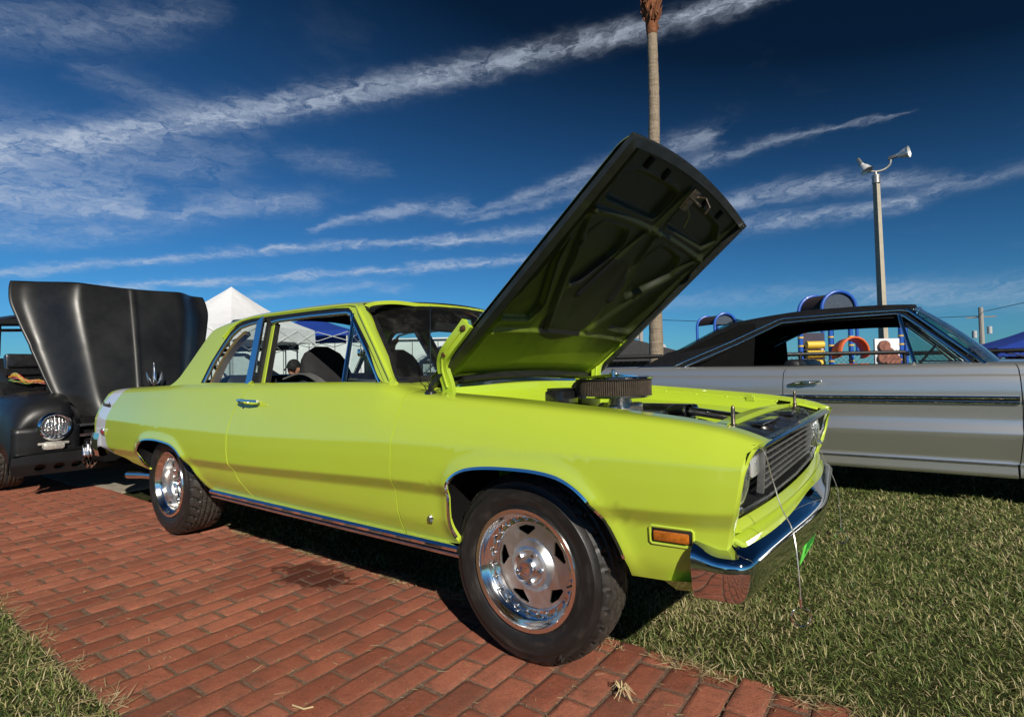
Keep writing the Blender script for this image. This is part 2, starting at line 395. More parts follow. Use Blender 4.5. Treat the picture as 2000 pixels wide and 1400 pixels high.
def brick_mesh(L, seed, low=False):
    rs = random.Random(seed); gx = rs.choice((.0035, .005, .0065)); gy = rs.uniform(.006, .0095)
    hx, hy = BW/2-gx/2, L/2-gy/2; b = .006
    # rings: bottom edge, arris, top rim, inner top
    V = []; rim = []
    def ring(ix, iy, z, r, j):
        k = len(V)
        pts = [(-ix, -iy), (ix, -iy), (ix, iy), (-ix, iy)]
        c = .012 if j else .006
        pts = [(-ix+c, -iy), (ix-c, -iy), (ix, -iy+c), (ix, iy-c), (ix-c, iy), (-ix+c, iy), (-ix, iy-c), (-ix, -iy+c)]
        for (x, y) in pts:
            V.append((x+rs.uniform(-1, 1)*.0013, y+rs.uniform(-1, 1)*.0013, z+rs.uniform(-1, 1)*.0008)); rim.append(r)
    ring(hx, hy, -.03, 1, 0); ring(hx, hy, -b, 1, 0); ring(hx-b*.8, hy-b*.8, 0, .75, 0); ring(hx-b*3.2, hy-b*3.2, .0012, 0, 1)
    F = []
    for a in range(3):
        for i in range(8): j = (i+1) % 8; F.append((a*8+i, a*8+j, a*8+8+j, a*8+8+i))
    F.append(tuple(range(24, 32)))
    return V, F, rim
def brick_me(L, seed):
    V, F, rim = brick_mesh(L, seed)
    me = bpy.data.meshes.new('brick'); me.from_pydata(V, [], F); me.materials.append(M_BRICK); me.shade_smooth()
    a = me.attributes.new('rim', 'FLOAT', 'POINT'); a.data.foreach_set('value', rim); return me
FULL = [brick_me(BL, i) for i in range(8)]; HALF = [brick_me(BL/2, 20+i) for i in range(4)]
cells = []
nrow = int((PX1+9.4)/BW)
for i in range(nrow):
    x = PX1-(i+.5)*BW; off = (i % 2)*BL/2; y = PY0
    first = True
    rowj = random.uniform(-.004, .004)
    while y < PY1-.02:
        L = BL/2 if (first and off > 0) else BL
        if y+L > PY1+.06: L = BL/2
        if y+L > PY1+.06: break
        cells.append((x, y+L/2+rowj, L)); y += L; first = False
def seen(c):
    v = np.array([c[0]-1.0825, c[1]+2.343, -.99]); dd = v@d_; sx = (v@r_)/dd; sy = (v@u_)/dd
    return dd > .3 and abs(sx) < 1.06 and sy > -.75
cx = sorted([c for c in cells if seen(c)], key=lambda c: (c[0]-1.08)**2+(c[1]+2.34)**2)
near, far = cx[:300], [c for c in cells if c not in set(cx[:300])]
for k, (x, y, L) in enumerate(near):
    me = random.choice(FULL if L == BL else HALF)
    o = bpy.data.objects.new('brick', me); col.objects.link(o); o.parent = path
    o.location = (x, y, random.uniform(-.003, .003)); o.rotation_euler = (random.gauss(0, .008), random.gauss(0, .006), random.gauss(0, .010)+(math.pi if random.random() < .5 else 0))
V = []; F = []; RM = []
for k, (x, y, L) in enumerate(far):
    v, f, rim = brick_mesh(L, k); n = len(V); dz_ = random.uniform(-.0025, .0025); tz = random.gauss(0, .01)
    V += [(x+a*math.cos(tz)-b*math.sin(tz), y+b*math.cos(tz)+a*math.sin(tz), c+dz_) for a, b, c in v]; F += [tuple(i+n for i in q) for q in f]; RM += rim
fb = mobj('distant_bricks', V, F, M_BRICK, path); a = fb.data.attributes.new('rim', 'FLOAT', 'POINT'); a.data.foreach_set('value', RM); fb['kind'] = 'stuff'
# concrete slab at the far end of the path
m_conc = mat('concrete', (.30, .265, .205), .9, noise=.25, nscale=9, bump=.5, bscale=120)
mb = MB(); mb.prism([(-5.3, -.60), (-5.15, -.50), (-4.55, -.47), (-4.62, 1.2), (-6.6, 1.4), (-9.5, 1.2), (-9.5, -.55)][::-1], -.04, 'z', .006)
kind(fix_normals(mb.build('concrete_pavement', m_conc, smooth=False)), 'structure')
# ------------------------------------------------------------------ grass
def m_grass(name, dry):
    m = bpy.data.materials.new(name); m.use_nodes = True; t = NT(m.node_tree); b = t.n['Principled BSDF']
    at = t.new('ShaderNodeAttribute', attribute_name='rnd'); r = at.outputs['Fac']
    ah = t.new('ShaderNodeAttribute', attribute_name='tip').outputs['Fac']
    if dry: c = t.ramp(r, [(0, (.30, .22, .11)), (.5, (.46, .36, .19)), (1, (.62, .52, .32))])
    else:
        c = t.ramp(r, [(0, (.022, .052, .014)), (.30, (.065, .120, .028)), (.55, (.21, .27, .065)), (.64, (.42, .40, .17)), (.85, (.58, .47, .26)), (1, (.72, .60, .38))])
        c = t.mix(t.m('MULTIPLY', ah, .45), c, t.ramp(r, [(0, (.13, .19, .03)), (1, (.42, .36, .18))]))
    t.l.new(c, b.inputs['Base Color']); b.inputs['Roughness'].default_value = .5; b.inputs['Specular IOR Level'].default_value = .35
    tr = t.new('ShaderNodeBsdfTranslucent'); t.l.new(c, tr.inputs[0]); ms = t.new('ShaderNodeMixShader'); ms.inputs[0].default_value = .22
    t.l.new(b.outputs[0], ms.inputs[1]); t.l.new(tr.outputs[0], ms.inputs[2]); t.l.new(ms.outputs[0], t.n['Material Output'].inputs[0]); return m
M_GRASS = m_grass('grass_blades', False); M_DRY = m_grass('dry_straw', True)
def blades(name, X, Y, Z, L, W, lean, m, rnd, curl=.6, kindv='stuff', parent=None):
    n = len(X); az = rng.uniform(0, 2*np.pi, n); dx, dy = np.cos(az), np.sin(az); px, py = -dy, dx
    tw = rng.uniform(-.9, .9, n); 
    def pt(s, l):   # distance along blade -> centre
        a = lean + (s)*curl*(1-lean/1.6)
        return a
    a0 = np.pi/2-lean; a1 = a0-curl*rng.uniform(.2, 1, n)
    s1 = .5*L; x1 = np.cos(a0)*s1; z1 = np.sin(a0)*s1; x2 = x1+np.cos(a1)*s1; z2 = np.maximum(z1+np.sin(a1)*s1, .002)
    P = np.empty((n, 5, 3)); h = W/2
    for k, (rr, zz, ww) in enumerate(((0*L, 0*L, h), (0*L, 0*L, -h), (x1, z1, h*.9), (x1, z1, -h*.9), (x2, z2, 0*h))):
        P[:, k, 0] = X+dx*rr+px*ww; P[:, k, 1] = Y+dy*rr+py*ww; P[:, k, 2] = Z+zz+ww*tw*(.5 if k < 4 else 0)
    V = P.reshape(-1, 3); b = np.arange(n)*5
    me = bpy.data.meshes.new(name); me.vertices.add(n*5); me.vertices.foreach_set('co', V.ravel())
    F = np.stack([b, b+1, b+3, b, b+3, b+2, b+2, b+3, b+4], 1).reshape(-1)
    me.loops.add(len(F)); me.loops.foreach_set('vertex_index', F.astype(np.int32)); me.polygons.add(n*3)
    me.polygons.foreach_set('loop_start', np.arange(0, n*9, 3, dtype=np.int32)); me.update(calc_edges=True); me.validate()
    a = me.attributes.new('rnd', 'FLOAT', 'POINT'); a.data.foreach_set('value', np.repeat(rnd, 5).astype(np.float32))
    a = me.attributes.new('tip', 'FLOAT', 'POINT'); a.data.foreach_set('value', np.tile([0, 0, .6, .6, 1], n).astype(np.float32))
    me.materials.append(m); me.shade_smooth(); o = bpy.data.objects.new(name, me); col.objects.link(o); o['kind'] = kindv
    return o
def patch(x, y, s=1.):   # soft random patches
    return .5+.25*np.sin(x*5.1*s+1.3*np.sin(y*3.3*s))+.25*np.sin(y*6.3*s+1.7*np.sin(x*2.7*s+1))
def scatter(n, x0, x1, y0, y1, dens):
    X = rng.uniform(x0, x1, n); Y = rng.uniform(y0, y1, n); k = rng.uniform(0, 1, n) < dens(X, Y); return X[k], Y[k]
def keep(X, Y):
    far_edge = PY1+.02*np.sin(X*9)+.012*np.sin(X*31)+np.where(X < -3.4, .05, 0)
    near_edge = PY0+.005+.02*np.sin(X*11)
    k = (Y > far_edge) | (Y < near_edge)
    k &= ~((X < -3.75) & (Y > far_edge-.1) & (Y < 3)); return k
cd = lambda X, Y: np.hypot(X-1.08, Y+2.34)
dens = lambda X, Y: np.clip((3.0/np.maximum(cd(X, Y), .8))**1.5, .05, 1)
def sod(n, x0, x1, y0, y1):
    X, Y = scatter(n, x0, x1, y0, y1, dens); k = keep(X, Y); return X[k], Y[k]
A = sod(540000, -.9, 4.6, -.56, 3.9); B = sod(90000, -3.9, -.9, -.56, 2.4); Cc = sod(90000, -2.9, .6, -2.75, -1.70); Dd = sod(70000, -2., 9, 3.9, 12)
X = np.r_[A[0], B[0], Cc[0], Dd[0]]; Y = np.r_[A[1], B[1], Cc[1], Dd[1]]
Z = -.008+.012*np.sin(X*1.7+Y*.9)*np.cos(Y*1.3-.4*X)
n = len(X); dist = cd(X, Y); thick = np.clip(dist/3, .8, 2.2)
pt_ = patch(X, Y); pt2 = patch(X+3, Y-2, 2.3)
pt3 = patch(X*.37+1.7, Y*.41-.6, 1.)
rn = np.clip(rng.uniform(0, .58, n)+np.where(rng.uniform(0, 1, n) < .14+.62*pt_*pt3+.15*pt2, rng.uniform(.3, .55, n), 0), 0, 1)
under = (Y > -.3) & (Y < .9) & (X < .6)
lean = np.clip(rng.normal(1.12, .38, n), .05, 1.53); L = rng.uniform(.015, .047, n)*(1+.5*(pt2-.5))
L[rng.uniform(0, 1, n) < .03] *= 1.5
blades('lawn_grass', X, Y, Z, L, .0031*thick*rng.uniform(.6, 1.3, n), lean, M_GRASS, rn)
# tall tufts and dead clippings along the path's edges
def fringe(n, yc, sy, x0, x1, s):
    X = rng.uniform(x0, x1, n); Y = yc+np.abs(rng.normal(0, sy, n))*s; return X, Y
F1 = fringe(5200, PY1-.045, .045, -3.6, 1.7, 1); F2 = fringe(1500, PY0+.05, .05, -3., 0, -1)
X = np.r_[F1[0], F2[0]]; Y = np.r_[F1[1], F2[1]]; n = len(X)
cl_ = patch(X*2, Y*0+1, 1.7); k = rng.uniform(0, 1, n) < np.clip(cl_*1.5-.3, .05, 1); X, Y = X[k], Y[k]; n = len(X)
blades('dead_grass_fringe', X, Y, np.full(n, .002)+rng.uniform(0, .006, n), rng.uniform(.02, .09, n), rng.uniform(.0014, .003, n), rng.uniform(1.35, 1.56, n), M_DRY, rng.uniform(0, 1, n), .05)
# loose clippings strewn over the bricks
n = 2600; X = rng.uniform(-6, 1.3, n); Y = rng.uniform(PY0, PY1, n)
k = np.arange(n); gx = np.round((PX1-X)/BW)*BW; snap = rng.uniform(0, 1, n) < .65; X = np.where(snap, PX1-gx+rng.normal(0, .004, n), X)
blades('loose_clippings', X, Y, np.full(n, .003), rng.uniform(.004, .026, n)*np.where(rng.uniform(0, 1, n) < .1, 2.2, 1), rng.uniform(.001, .0026, n), rng.uniform(1.42, 1.56, n), M_DRY, rng.uniform(0, 1, n), .05)
# one pulled-up tuft of straw in the foreground
mb = MB(); rs = random.Random(4)
for k in range(26):
    a = rs.uniform(0, 6.28); l = rs.uniform(.02, .06); h = rs.uniform(.004, .022)
    mb.tube([(0, 0, .008), (math.cos(a)*l*.5, math.sin(a)*l*.5, .008+h), (math.cos(a+rs.uniform(-.4, .4))*l, math.sin(a)*l, .003)], [.0016, .0013, .0006], 4)
o = mb.build('straw_tuft', mat('straw', (.55, .44, .24), .7, noise=.2)); o.location = (.331, -.786, .004)
tag(o, 'small pulled up tuft of dry straw lying on the bricks', 'straw')
mb = MB(); mb.tube([(0, 0, .004), (.05, .005, .007), (.06, .03, .004)], .0022, 5)
o = mb.build('straw_stem', MATS['straw']); o.location = (-.451, -1.395, .002); tag(o, 'bent pale dry stem lying alone near the front edge of the bricks', 'stem'); o.name = 'dry_stem'
# ================================================================== shared car paint and trim
def car_paint(name, color, rough=.32, coat=1., flake=0., dust=.03, metal=0.):
    m = bpy.data.materials.new(name); m.use_nodes = True; t = NT(m.node_tree); b = t.n['Principled BSDF']
    p = t.new('ShaderNodeTexCoord').outputs['Object']
    n = t.noise(p, 2.3, 4, .6); c = t.mix(t.maprange(n, .3, .7, 0, .10), color, tuple(x*.86 for x in color))
    dn = t.noise(p, 26, 5, .7); c = t.mix(t.maprange(dn, .55, .8, 0, dust), c, (.45, .42, .36))
    t.l.new(c, b.inputs['Base Color']); b.inputs['Roughness'].default_value = rough; b.inputs['Metallic'].default_value = metal
    b.inputs['Coat Weight'].default_value = coat; b.inputs['Coat IOR'].default_value = 1.75; t.l.new(t.maprange(dn, .4, .8, .012, .04), b.inputs['Coat Roughness'])
    # gentle waviness of hand-finished panels
    t.l.new(t.bump(t.noise(p, 3.2, 2, .5), .05, .02), b.inputs['Coat Normal'])
    return m
def glass_mat(name, tint=(.80, .88, .86), dirt=.03):
    m = bpy.data.materials.new(name); m.use_nodes = True; t = NT(m.node_tree); t.n.clear()
    o = t.new('ShaderNodeOutputMaterial'); tr = t.new('ShaderNodeBsdfTransparent'); tr.inputs[0].default_value = (*tint, 1)
    gl = t.new('ShaderNodeBsdfGlossy'); gl.inputs['Roughness'].default_value = .012; gl.inputs[0].default_value = (.95, .97, 1, 1)
    ge = t.new('ShaderNodeNewGeometry'); cs_ = t.m('ABSOLUTE', t.vm('DOT_PRODUCT', ge.outputs['Normal'], ge.outputs['Incoming'])); fr_ = t.m('ADD', .07, t.m('MULTIPLY', t.m('POWER', t.m('SUBTRACT', 1., cs_, clamp=True), 5.), .93), clamp=True)
    mx = t.new('ShaderNodeMixShader'); t.l.new(fr_, mx.inputs[0]); t.l.new(tr.outputs[0], mx.inputs[1]); t.l.new(gl.outputs[0], mx.inputs[2])
    df = t.new('ShaderNodeBsdfDiffuse'); df.inputs[0].default_value = (.5, .48, .44, 1)
    p = t.new('ShaderNodeTexCoord').outputs['Object']; m2 = t.new('ShaderNodeMixShader')
    t.l.new(t.maprange(t.noise(p, 8, 5, .7), .45, .8, dirt*.3, dirt*2), m2.inputs[0]); t.l.new(mx.outputs[0], m2.inputs[1]); t.l.new(df.outputs[0], m2.inputs[2])
    t.l.new(m2.outputs[0], o.inputs[0]); return m
LIME = (.45, .575, .045)
M_LIME = car_paint('lime_paint', LIME)
M_LIMEBAY = car_paint('lime_bay_paint', (.42, .58, .03), rough=.4, coat=.6, dust=.15)
M_CHROME = mat('chrome', (.80, .81, .83), .045, 1., noise=.03)
M_CHROME2 = mat('aged_chrome', (.74, .74, .75), .20, 1., noise=.1, nscale=40)
M_ALU = mat('polished_aluminium', (.90, .89, .87), .12, 1., noise=.05, nscale=15)
M_ALUM = mat('machined_aluminium', (.80, .80, .79), .36, 1., noise=.08, nscale=30)
M_BLK = mat('black_rubber', (.010, .010, .010), .55, noise=.3)
M_DARK = mat('dark_cavity', (.006, .006, .006), .9, spec=.1)
M_VINYL = mat('black_vinyl', (.012, .012, .013), .42, noise=.2, bump=.3)
M_BLKPAINT = mat('black_enamel', (.012, .012, .013), .22, coat=.5, noise=.3)
M_GLASS = glass_mat('window_glass'); M_GLASSC = glass_mat('clear_glass', (.93, .96, .95), .02)
M_LENS = mat('lamp_lens', (.85, .87, .88), .06, .55, coat=1.)
def tyre_mat():
    m = bpy.data.materials.new('tyre_rubber'); m.use_nodes = True; t = NT(m.node_tree); b = t.n['Principled BSDF']
    p = t.new('ShaderNodeTexCoord').outputs['Object']; x, y, z = t.xyz(p)
    ang = t.m('ARCTAN2', z, x); r = t.m('SQRT', t.m('ADD', t.m('MULTIPLY', x, x), t.m('MULTIPLY', z, z)))
    sc = t.noise(t.comb(t.m('MULTIPLY', ang, 1.1), t.m('MULTIPLY', r, 14.), 0.), 2.2, 6, .6)
    c = t.mix(t.maprange(sc, .50, .80), (.013, .012, .011), (.045, .035, .027))
    edge = t.maprange(r, .302, .325); c = t.mix(t.m('MULTIPLY', edge, t.maprange(t.noise(p, 60, 4, .7), .3, .7, .3, 1)), c, (.062, .055, .046))
    t.l.new(c, b.inputs['Base Color']); t.l.new(t.maprange(sc, .3, .7, .38, .62), b.inputs['Roughness'])
    t.l.new(t.bump(t.noise(p, 160, 3, .6), .25, .003), b.inputs['Normal']); return m
M_TYRE = tyre_mat()
# ------------------------------------------------------------------ wheels
def tyre_mesh(R0=.321, Wd=.235, rim=.196, hole_r=.19):
    n = 320; prof = []   # (radius, y, kind)
    h = Wd/2
    side = [(rim, -h+.030, 0), (rim+.006, -h+.012, 0), (rim+.022, -h+.004, 0), (rim+.026, -h+.0015, 0), (rim+.050, -h-.004, 0), (rim+.075, -h-.004, 0), (R0-.045, -h+.001, 0), (R0-.030, -h+.006, 0), (R0-.0275, -h+.0055, 0), (R0-.018, -h+.013, 1)]
    tread = []
    for y in np.linspace(-h+.020, h-.020, 31):
        e = (abs(y)/(h-.020)); tread.append((R0-.010*e**3, y, 2))
    prof = side+tread+[(a, -b, c) for a, b, c in side[::-1]]
    V = []; M = len(prof)
    for k in range(n):
        a = 2*math.pi*k/n; ca, sa = math.cos(a), math.sin(a)
        for (r, y, kd) in prof:
            g = 0.
            if kd == 2:
                t = abs(y)/(h-.020)
                for gy in (-.048, -.016, .016, .048):
                    if abs(y-gy) < .0042: g = .0075
                if t > .62:
                    ph = (k+(4 if y > 0 else 0)+int(y*120)) % 10
                    if ph in (0, 1): g = max(g, .0085)
                elif (k+int(y*220)) % 10 == 0: g = max(g, .005)
            elif kd == 1 and k % 10 in (0, 1): g = .006
            r -= g; V.append((r*ca, y, r*sa))
    F = []
    for k in range(n):
        j = (k+1) % n
        for i in range(M-1): F.append((k*M+i, j*M+i, j*M+i+1, k*M+i+1))
    return V, F
def build_wheel(parent, loc, deep=.045, width=.235, flip=False, rot=0., simple=False):
    """parts: tyre (> lettering), rim (> bolt, hub, lug nuts, centre cap); near side faces -y"""
    V, F = tyre_mesh(Wd=width)
    ty = mobj('tyre', V, F, M_TYRE, parent, True, 28); fix_normals(ty)
    h = width/2; y0 = -h+.006
    rim = MB(); rim.lathe([(.186, y0+.004), (.190, y0-.006), (.2035, y0-.008), (.207, y0-.002), (.205, y0+.006), (.198, y0+.016)], 96)
    rim.lathe([(.190, y0-.007), (.186, y0+.004), (.181, y0+.010), (.178, y0+.022), (.170, y0+.028), (.168, y0+deep), (.150, y0+deep+.004)], 96)
    ro = rim.build('rim', M_ALU, parent, angle=40)
    # back of the barrel, brake drum
    bk = MB(); bk.lathe([(.168, y0+deep), (.165, h-.03), (.185, h-.01)], 64); bk.lathe([(.0, y0+deep+.06), (.13, y0+deep+.06), (.135, y0+deep+.12)], 48)
    bk.build('brake_drum', M_DARK, parent)
    # scalloped ring carrying the bolts
    sc = MB(); us = np.linspace(0, 2*math.pi, 241)
    def ringf(u, v):
        rad = [.1665+.0045*math.cos(24*u), .162+.003*math.cos(24*u), .150, .1455][v]; yy = [.0, -.006, -.007, .0][v]
        return (rad*math.cos(u), y0+deep+yy, rad*math.sin(u))
    sc.grid(ringf, us, [0, 1, 2, 3]); sc.build('bead_ring', M_ALU, ro, angle=40)
    bolt = MB(); bolt.lathe([(.0, -.0085), (.0026, -.0085), (.0040, -.006), (.0040, 0), (.0058, 0), (.0058, .002)], 8)
    b0 = None
    for k in range(24):
        a = 2*math.pi*(k+.5)/24
        if b0 is None: b = b0 = bolt.build('bolt', M_CHROME2, ro)
        else: b = b0.copy(); col.objects.link(b); b.parent = ro
        b.location = (.1565*math.cos(a), y0+deep-.0068, .1565*math.sin(a))
    # pressed disc with five windows
    cy = y0+deep
    def disc(u, v):
        r = np.hypot(u, v); y = cy+np.where(r > .085, .002, .002-.020*np.clip((.085-r)/.02, 0, 1)**1)
        return np.stack([u, y, v], 1)
    holes = []
    for k in range(5):
        a = rot+2*math.pi*k/5; w_ = .042
        tri = [(.136, -.26), (.138, 0.), (.136, .26), (.128, .29), (.104, .03), (.100, 0), (.104, -.03), (.128, -.29)]
        holes.append([(r*math.cos(a+t), r*math.sin(a+t)) for r, t in tri])
    circ = [(.1465*math.cos(a), .1465*math.sin(a)) for a in np.linspace(0, 2*math.pi, 73)[:-1]]
    dk = panel('spoke_disc', circ, disc, M_ALUM, ro, res=.009, holes=holes, flange=.006)
    hb = MB(); hb.lathe([(.088, cy+.002), (.078, cy-.006), (.070, cy-.020), (.062, cy-.024), (.055, cy-.018), (.050, cy-.012), (0, cy-.012)], 64)
    hb.build('hub_cone', M_ALUM, ro, angle=30)
    cp = MB(); cp.lathe([(.0, cy-.045), (.016, cy-.045), (.018, cy-.049), (.022, cy-.049), (.0245, cy-.045), (.0255, cy-.030), (.0265, cy-.012)], 40)
    cp.build('centre_cap', M_CHROME, ro, angle=35)
    for k in range(5):
        a = rot+2*math.pi*(k+.5)/5; x, z = .046*math.cos(a), .046*math.sin(a)
        nb = MB(); nb.lathe([(0, cy-.036), (.006, cy-.035), (.0085, cy-.032), (.0095, cy-.028), (.0095, cy-.018), (.013, cy-.014)], 6, c=(x, 0, z)); nb.build('lug_nut', M_CHROME, ro)
    vs = MB(); vs.tube([(.178, y0+.02, -.02), (.170, y0-.006, -.02)], .0035, 8); vs.build('valve', M_BLK, ro)
    objs = [c for c in (parent.children if parent else [])]
    return ty
def wheel(parent_car, loc, flip=False, **kw):
    wt = bpy.data.objects.new('wheel', None); col.objects.link(wt); wt.parent = parent_car; wt.location = loc
    build_wheel(wt, loc, **kw)
    # a wheel is a part whose tyre, rim and nuts are its sub-parts: fold third-level pieces up one level
    for o in list(wt.children):
        for ch in list(o.children):
            ch.parent = wt
    if flip: wt.scale = (1, -1, 1)
    return wt
# ================================================================== the lime coupe
car = thing('green_coupe', 'bright lime green two door coupe with its hood raised, parked on the brick path edge', 'car')
TAB = [ # X, lower crease z, upper crease z, top z, max half width, inner half width
    (-4.05, .49, .700, .902, .825, .70), (-3.85, .495, .700, .914, .838, .71), (-3.50, .50, .700, .928, .855, .72), (-3.00, .515, .698, .940, .880, .745), (-2.60, .525, .697, .950, .890, .765),
    (-1.80, .540, .697, .955, .897, .768), (-1.00, .567, .715, .957, .900, .768), (-.74, .577, .724, .954, .900, .76), (-.55, .583, .728, .920, .900, .69),
    (-.10, .590, .731, .890, .898, .685), (.20, .592, .732, .868, .893, .685), (.45, .596, .733, .848, .884, .685), (.62, .603, .733, .826, .872, .685), (.70, .610, .733, .806, .862, .685), (.78, .618, .735, .775, .850, .685)]
FARCH = [(-.276, .366), (-.293, .43), (-.295, .50), (-.286, .563), (-.256, .615), (-.20, .648), (-.12, .664), (-.02, .671), (.105, .671), (.199, .656), (.270, .617), (.325, .556), (.367, .481), (.393, .413)]
RARCH = [(-2.961, .397), (-3.03, .43), (-3.068, .48), (-3.05, .54), (-2.99, .583), (-2.90, .602), (-2.75, .609), (-2.60, .603), (-2.50, .590), (-2.41, .555), (-2.33, .495), (-2.26, .43), (-2.19, .357)]
ARCHES = [spline(FARCH, 5), spline(RARCH, 5)]
def knots(X):
    lc, uc, tp, Wm, Wi = [interp(X, TAB, k) for k in (1, 2, 3, 4, 5)]
    z = np.stack([0*X+.335, 0*X+.43, lc-.046, lc, (lc+uc)/2, uc, uc+.42*(tp-uc), uc+.70*(tp-uc), uc+.90*(tp-uc), uc+.985*(tp-uc), tp+0*X], -1)
    W = np.stack([Wm-.088, Wm-.040, Wm-.029, Wm, Wm-.001, Wm-.006, Wm-.034, Wm-.062, Wm-.082, Wm-.118, Wi], -1)
    return z, W
def side_zw(X, s):
    X = np.asarray(X, float); s = np.asarray(s, float); q_ = np.clip((s-5.2)/1.6, 0, 1); q2_ = np.clip((1.55-s)/.9, 0, 1); r = .17+.48*q_*q_*(3-2*q_)+.55*q2_*q2_*(3-2*q2_); z, W = knots(X); K = z.shape[-1]
    oz = 0; ow = 0; wt = 0; I = np.arange(len(X))
    for dlt, wgt in zip(np.linspace(-1, 1, 9), (.2, .5, .8, 1, 1.1, 1, .8, .5, .2)):
        t = s+dlt*r; i = np.clip(np.floor(t).astype(int), 0, K-2); f = t-i
        oz = oz+wgt*(z[I, i]*(1-f)+z[I, i+1]*f); ow = ow+wgt*(W[I, i]*(1-f)+W[I, i+1]*f); wt += wgt
    return oz/wt, ow/wt
def side_fn(sgn):
    def f(X, s):
        z, W = side_zw(X, s)
        P = np.stack([X, z], 1)
        for A in ARCHES:
            d = np.full(len(X), 9.)
            for i in range(len(A)-1):
                a, b = A[i], A[i+1]; ab = b-a; t = np.clip(((P-a)@ab)/(ab@ab), 0, 1); q = a+t[:, None]*ab; d = np.minimum(d, np.hypot(*(P-q).T))
            W = W+.0085*np.exp(-(d/.030)**2)*(z < .78)*np.clip((s+.2)/1., 0, 1)
        return np.stack([X, sgn*W, z], 1)
    return f
_S = np.linspace(-.2, 10, 400)
def s_of(x, z):
    zz, _ = side_zw(np.full(400, x), _S); return float(np.interp(z, zz, _S))
def XZ(pts): return [(x, s_of(x, z)) for x, z in pts]
FA = [tuple(p) for p in ARCHES[0]]; RA = [tuple(p) for p in ARCHES[1]]
DR = [(-1.700, .368), (-1.732, .40), (-1.79, .46), (-1.823, .523), (-1.843, .60), (-1.847, .683), (-1.838, .77), (-1.817, .845), (-1.79, .885)]  # door rear edge
fender_out = XZ([(-.5635, .352), (-.40, .352)]+FA+[(.394, .384), (.498, .388), (.617, .404), (.652, .44), (.668, .50), (.676, .55), (.690, .593), (.700, .632), (.714, .707), (.726, .765)])+[(.736, 7.2), (.743, 7.9), (.749, 8.6), (.751, 9.3), (.749, 10)]+[(x, 10) for x in np.linspace(.70, -.54, 16)]+[(-.5645, 9.6)]+XZ([(-.5645, .80), (-.5645, .55)])
door_out = XZ([(-.570, .352), (-.570, .60), (-.570, .80)])+[(-.571, 8.6), (-.573, 9.4), (-.585, 10)]+[(x, 10) for x in np.linspace(-.8, -1.60, 8)]+[(-1.66, 9.75), (-1.70, 9.2), (-1.745, 8.7)]+XZ(DR[::-1])+XZ([(-1.690, .352)])
q_out = XZ([(x-.0085, z) for x, z in DR])+[(-1.752, 8.7), (-1.706, 9.2), (-1.667, 9.75), (-1.62, 10)]+[(x, 10) for x in np.linspace(-1.9, -3.84, 16)]+[(-3.89, 9.4), (-3.92, 8.4)]+XZ([(-3.965, .80), (-3.995, .72), (-4.005, .65), (-3.985, .58), (-3.93, .525), (-3.82, .49), (-3.61, .452), (-3.30, .415), (-3.0, .390)])+XZ(RA)+XZ([(-2.15, .352), (-1.69, .352)])
def paint_tail():
    """lime paint with the white band painted round the tail"""
    m = car_paint('lime_paint_white_band', LIME); t = NT(m.node_tree); b = t.n['Principled BSDF']
    src = b.inputs['Base Color'].links[0].from_socket
    x, y, z = t.xyz(t.new('ShaderNodeTexCoord').outputs['Object'])
    dzz = t.m('SUBTRACT', z, .62); lim = t.m('ADD', -3.735, t.m('MULTIPLY', t.m('MULTIPLY', dzz, dzz), t.m('ADD', 1.7, t.m('MULTIPLY', t.m('LESS_THAN', dzz, 0.), 2.8))))
    lim = t.m('SUBTRACT', lim, 0.)
    k = t.maprange(x, t.m('SUBTRACT', lim, -.001), t.m('SUBTRACT', lim, .001), 0, 1, False)
    k2 = t.maprange(x, t.m('SUBTRACT', lim, .225), t.m('SUBTRACT', lim, .228), 1, 0, False)
    t.l.new(t.mix(t.m('MULTIPLY', k, k2), src, (.62, .64, .70)), b.inputs['Base Color']); return m
M_TAIL = paint_tail()
def arch_rings(A):
    out = []
    for off in (.012, .026, .042, .062, .085):
        for i in range(1, len(A)-1):
            t = A[i+1]-A[i-1]; t /= np.linalg.norm(t); n = np.array([-t[1], t[0]]); c = np.array([A[:, 0].mean(), .33])
            if n@(A[i]-c) < 0: n = -n
            q = A[i]+n*off
            if q[1] > .37: out.append((q[0], s_of(q[0], q[1])))
    return out
VL = [1.72, 1.9, 2.1, 2.28, 2.75, 2.9, 3.0, 3.1, 3.25, 4.75, 4.9, 5.1, 5.25, .8, 1.2]
RF, RR = arch_rings(ARCHES[0]), arch_rings(ARCHES[1])
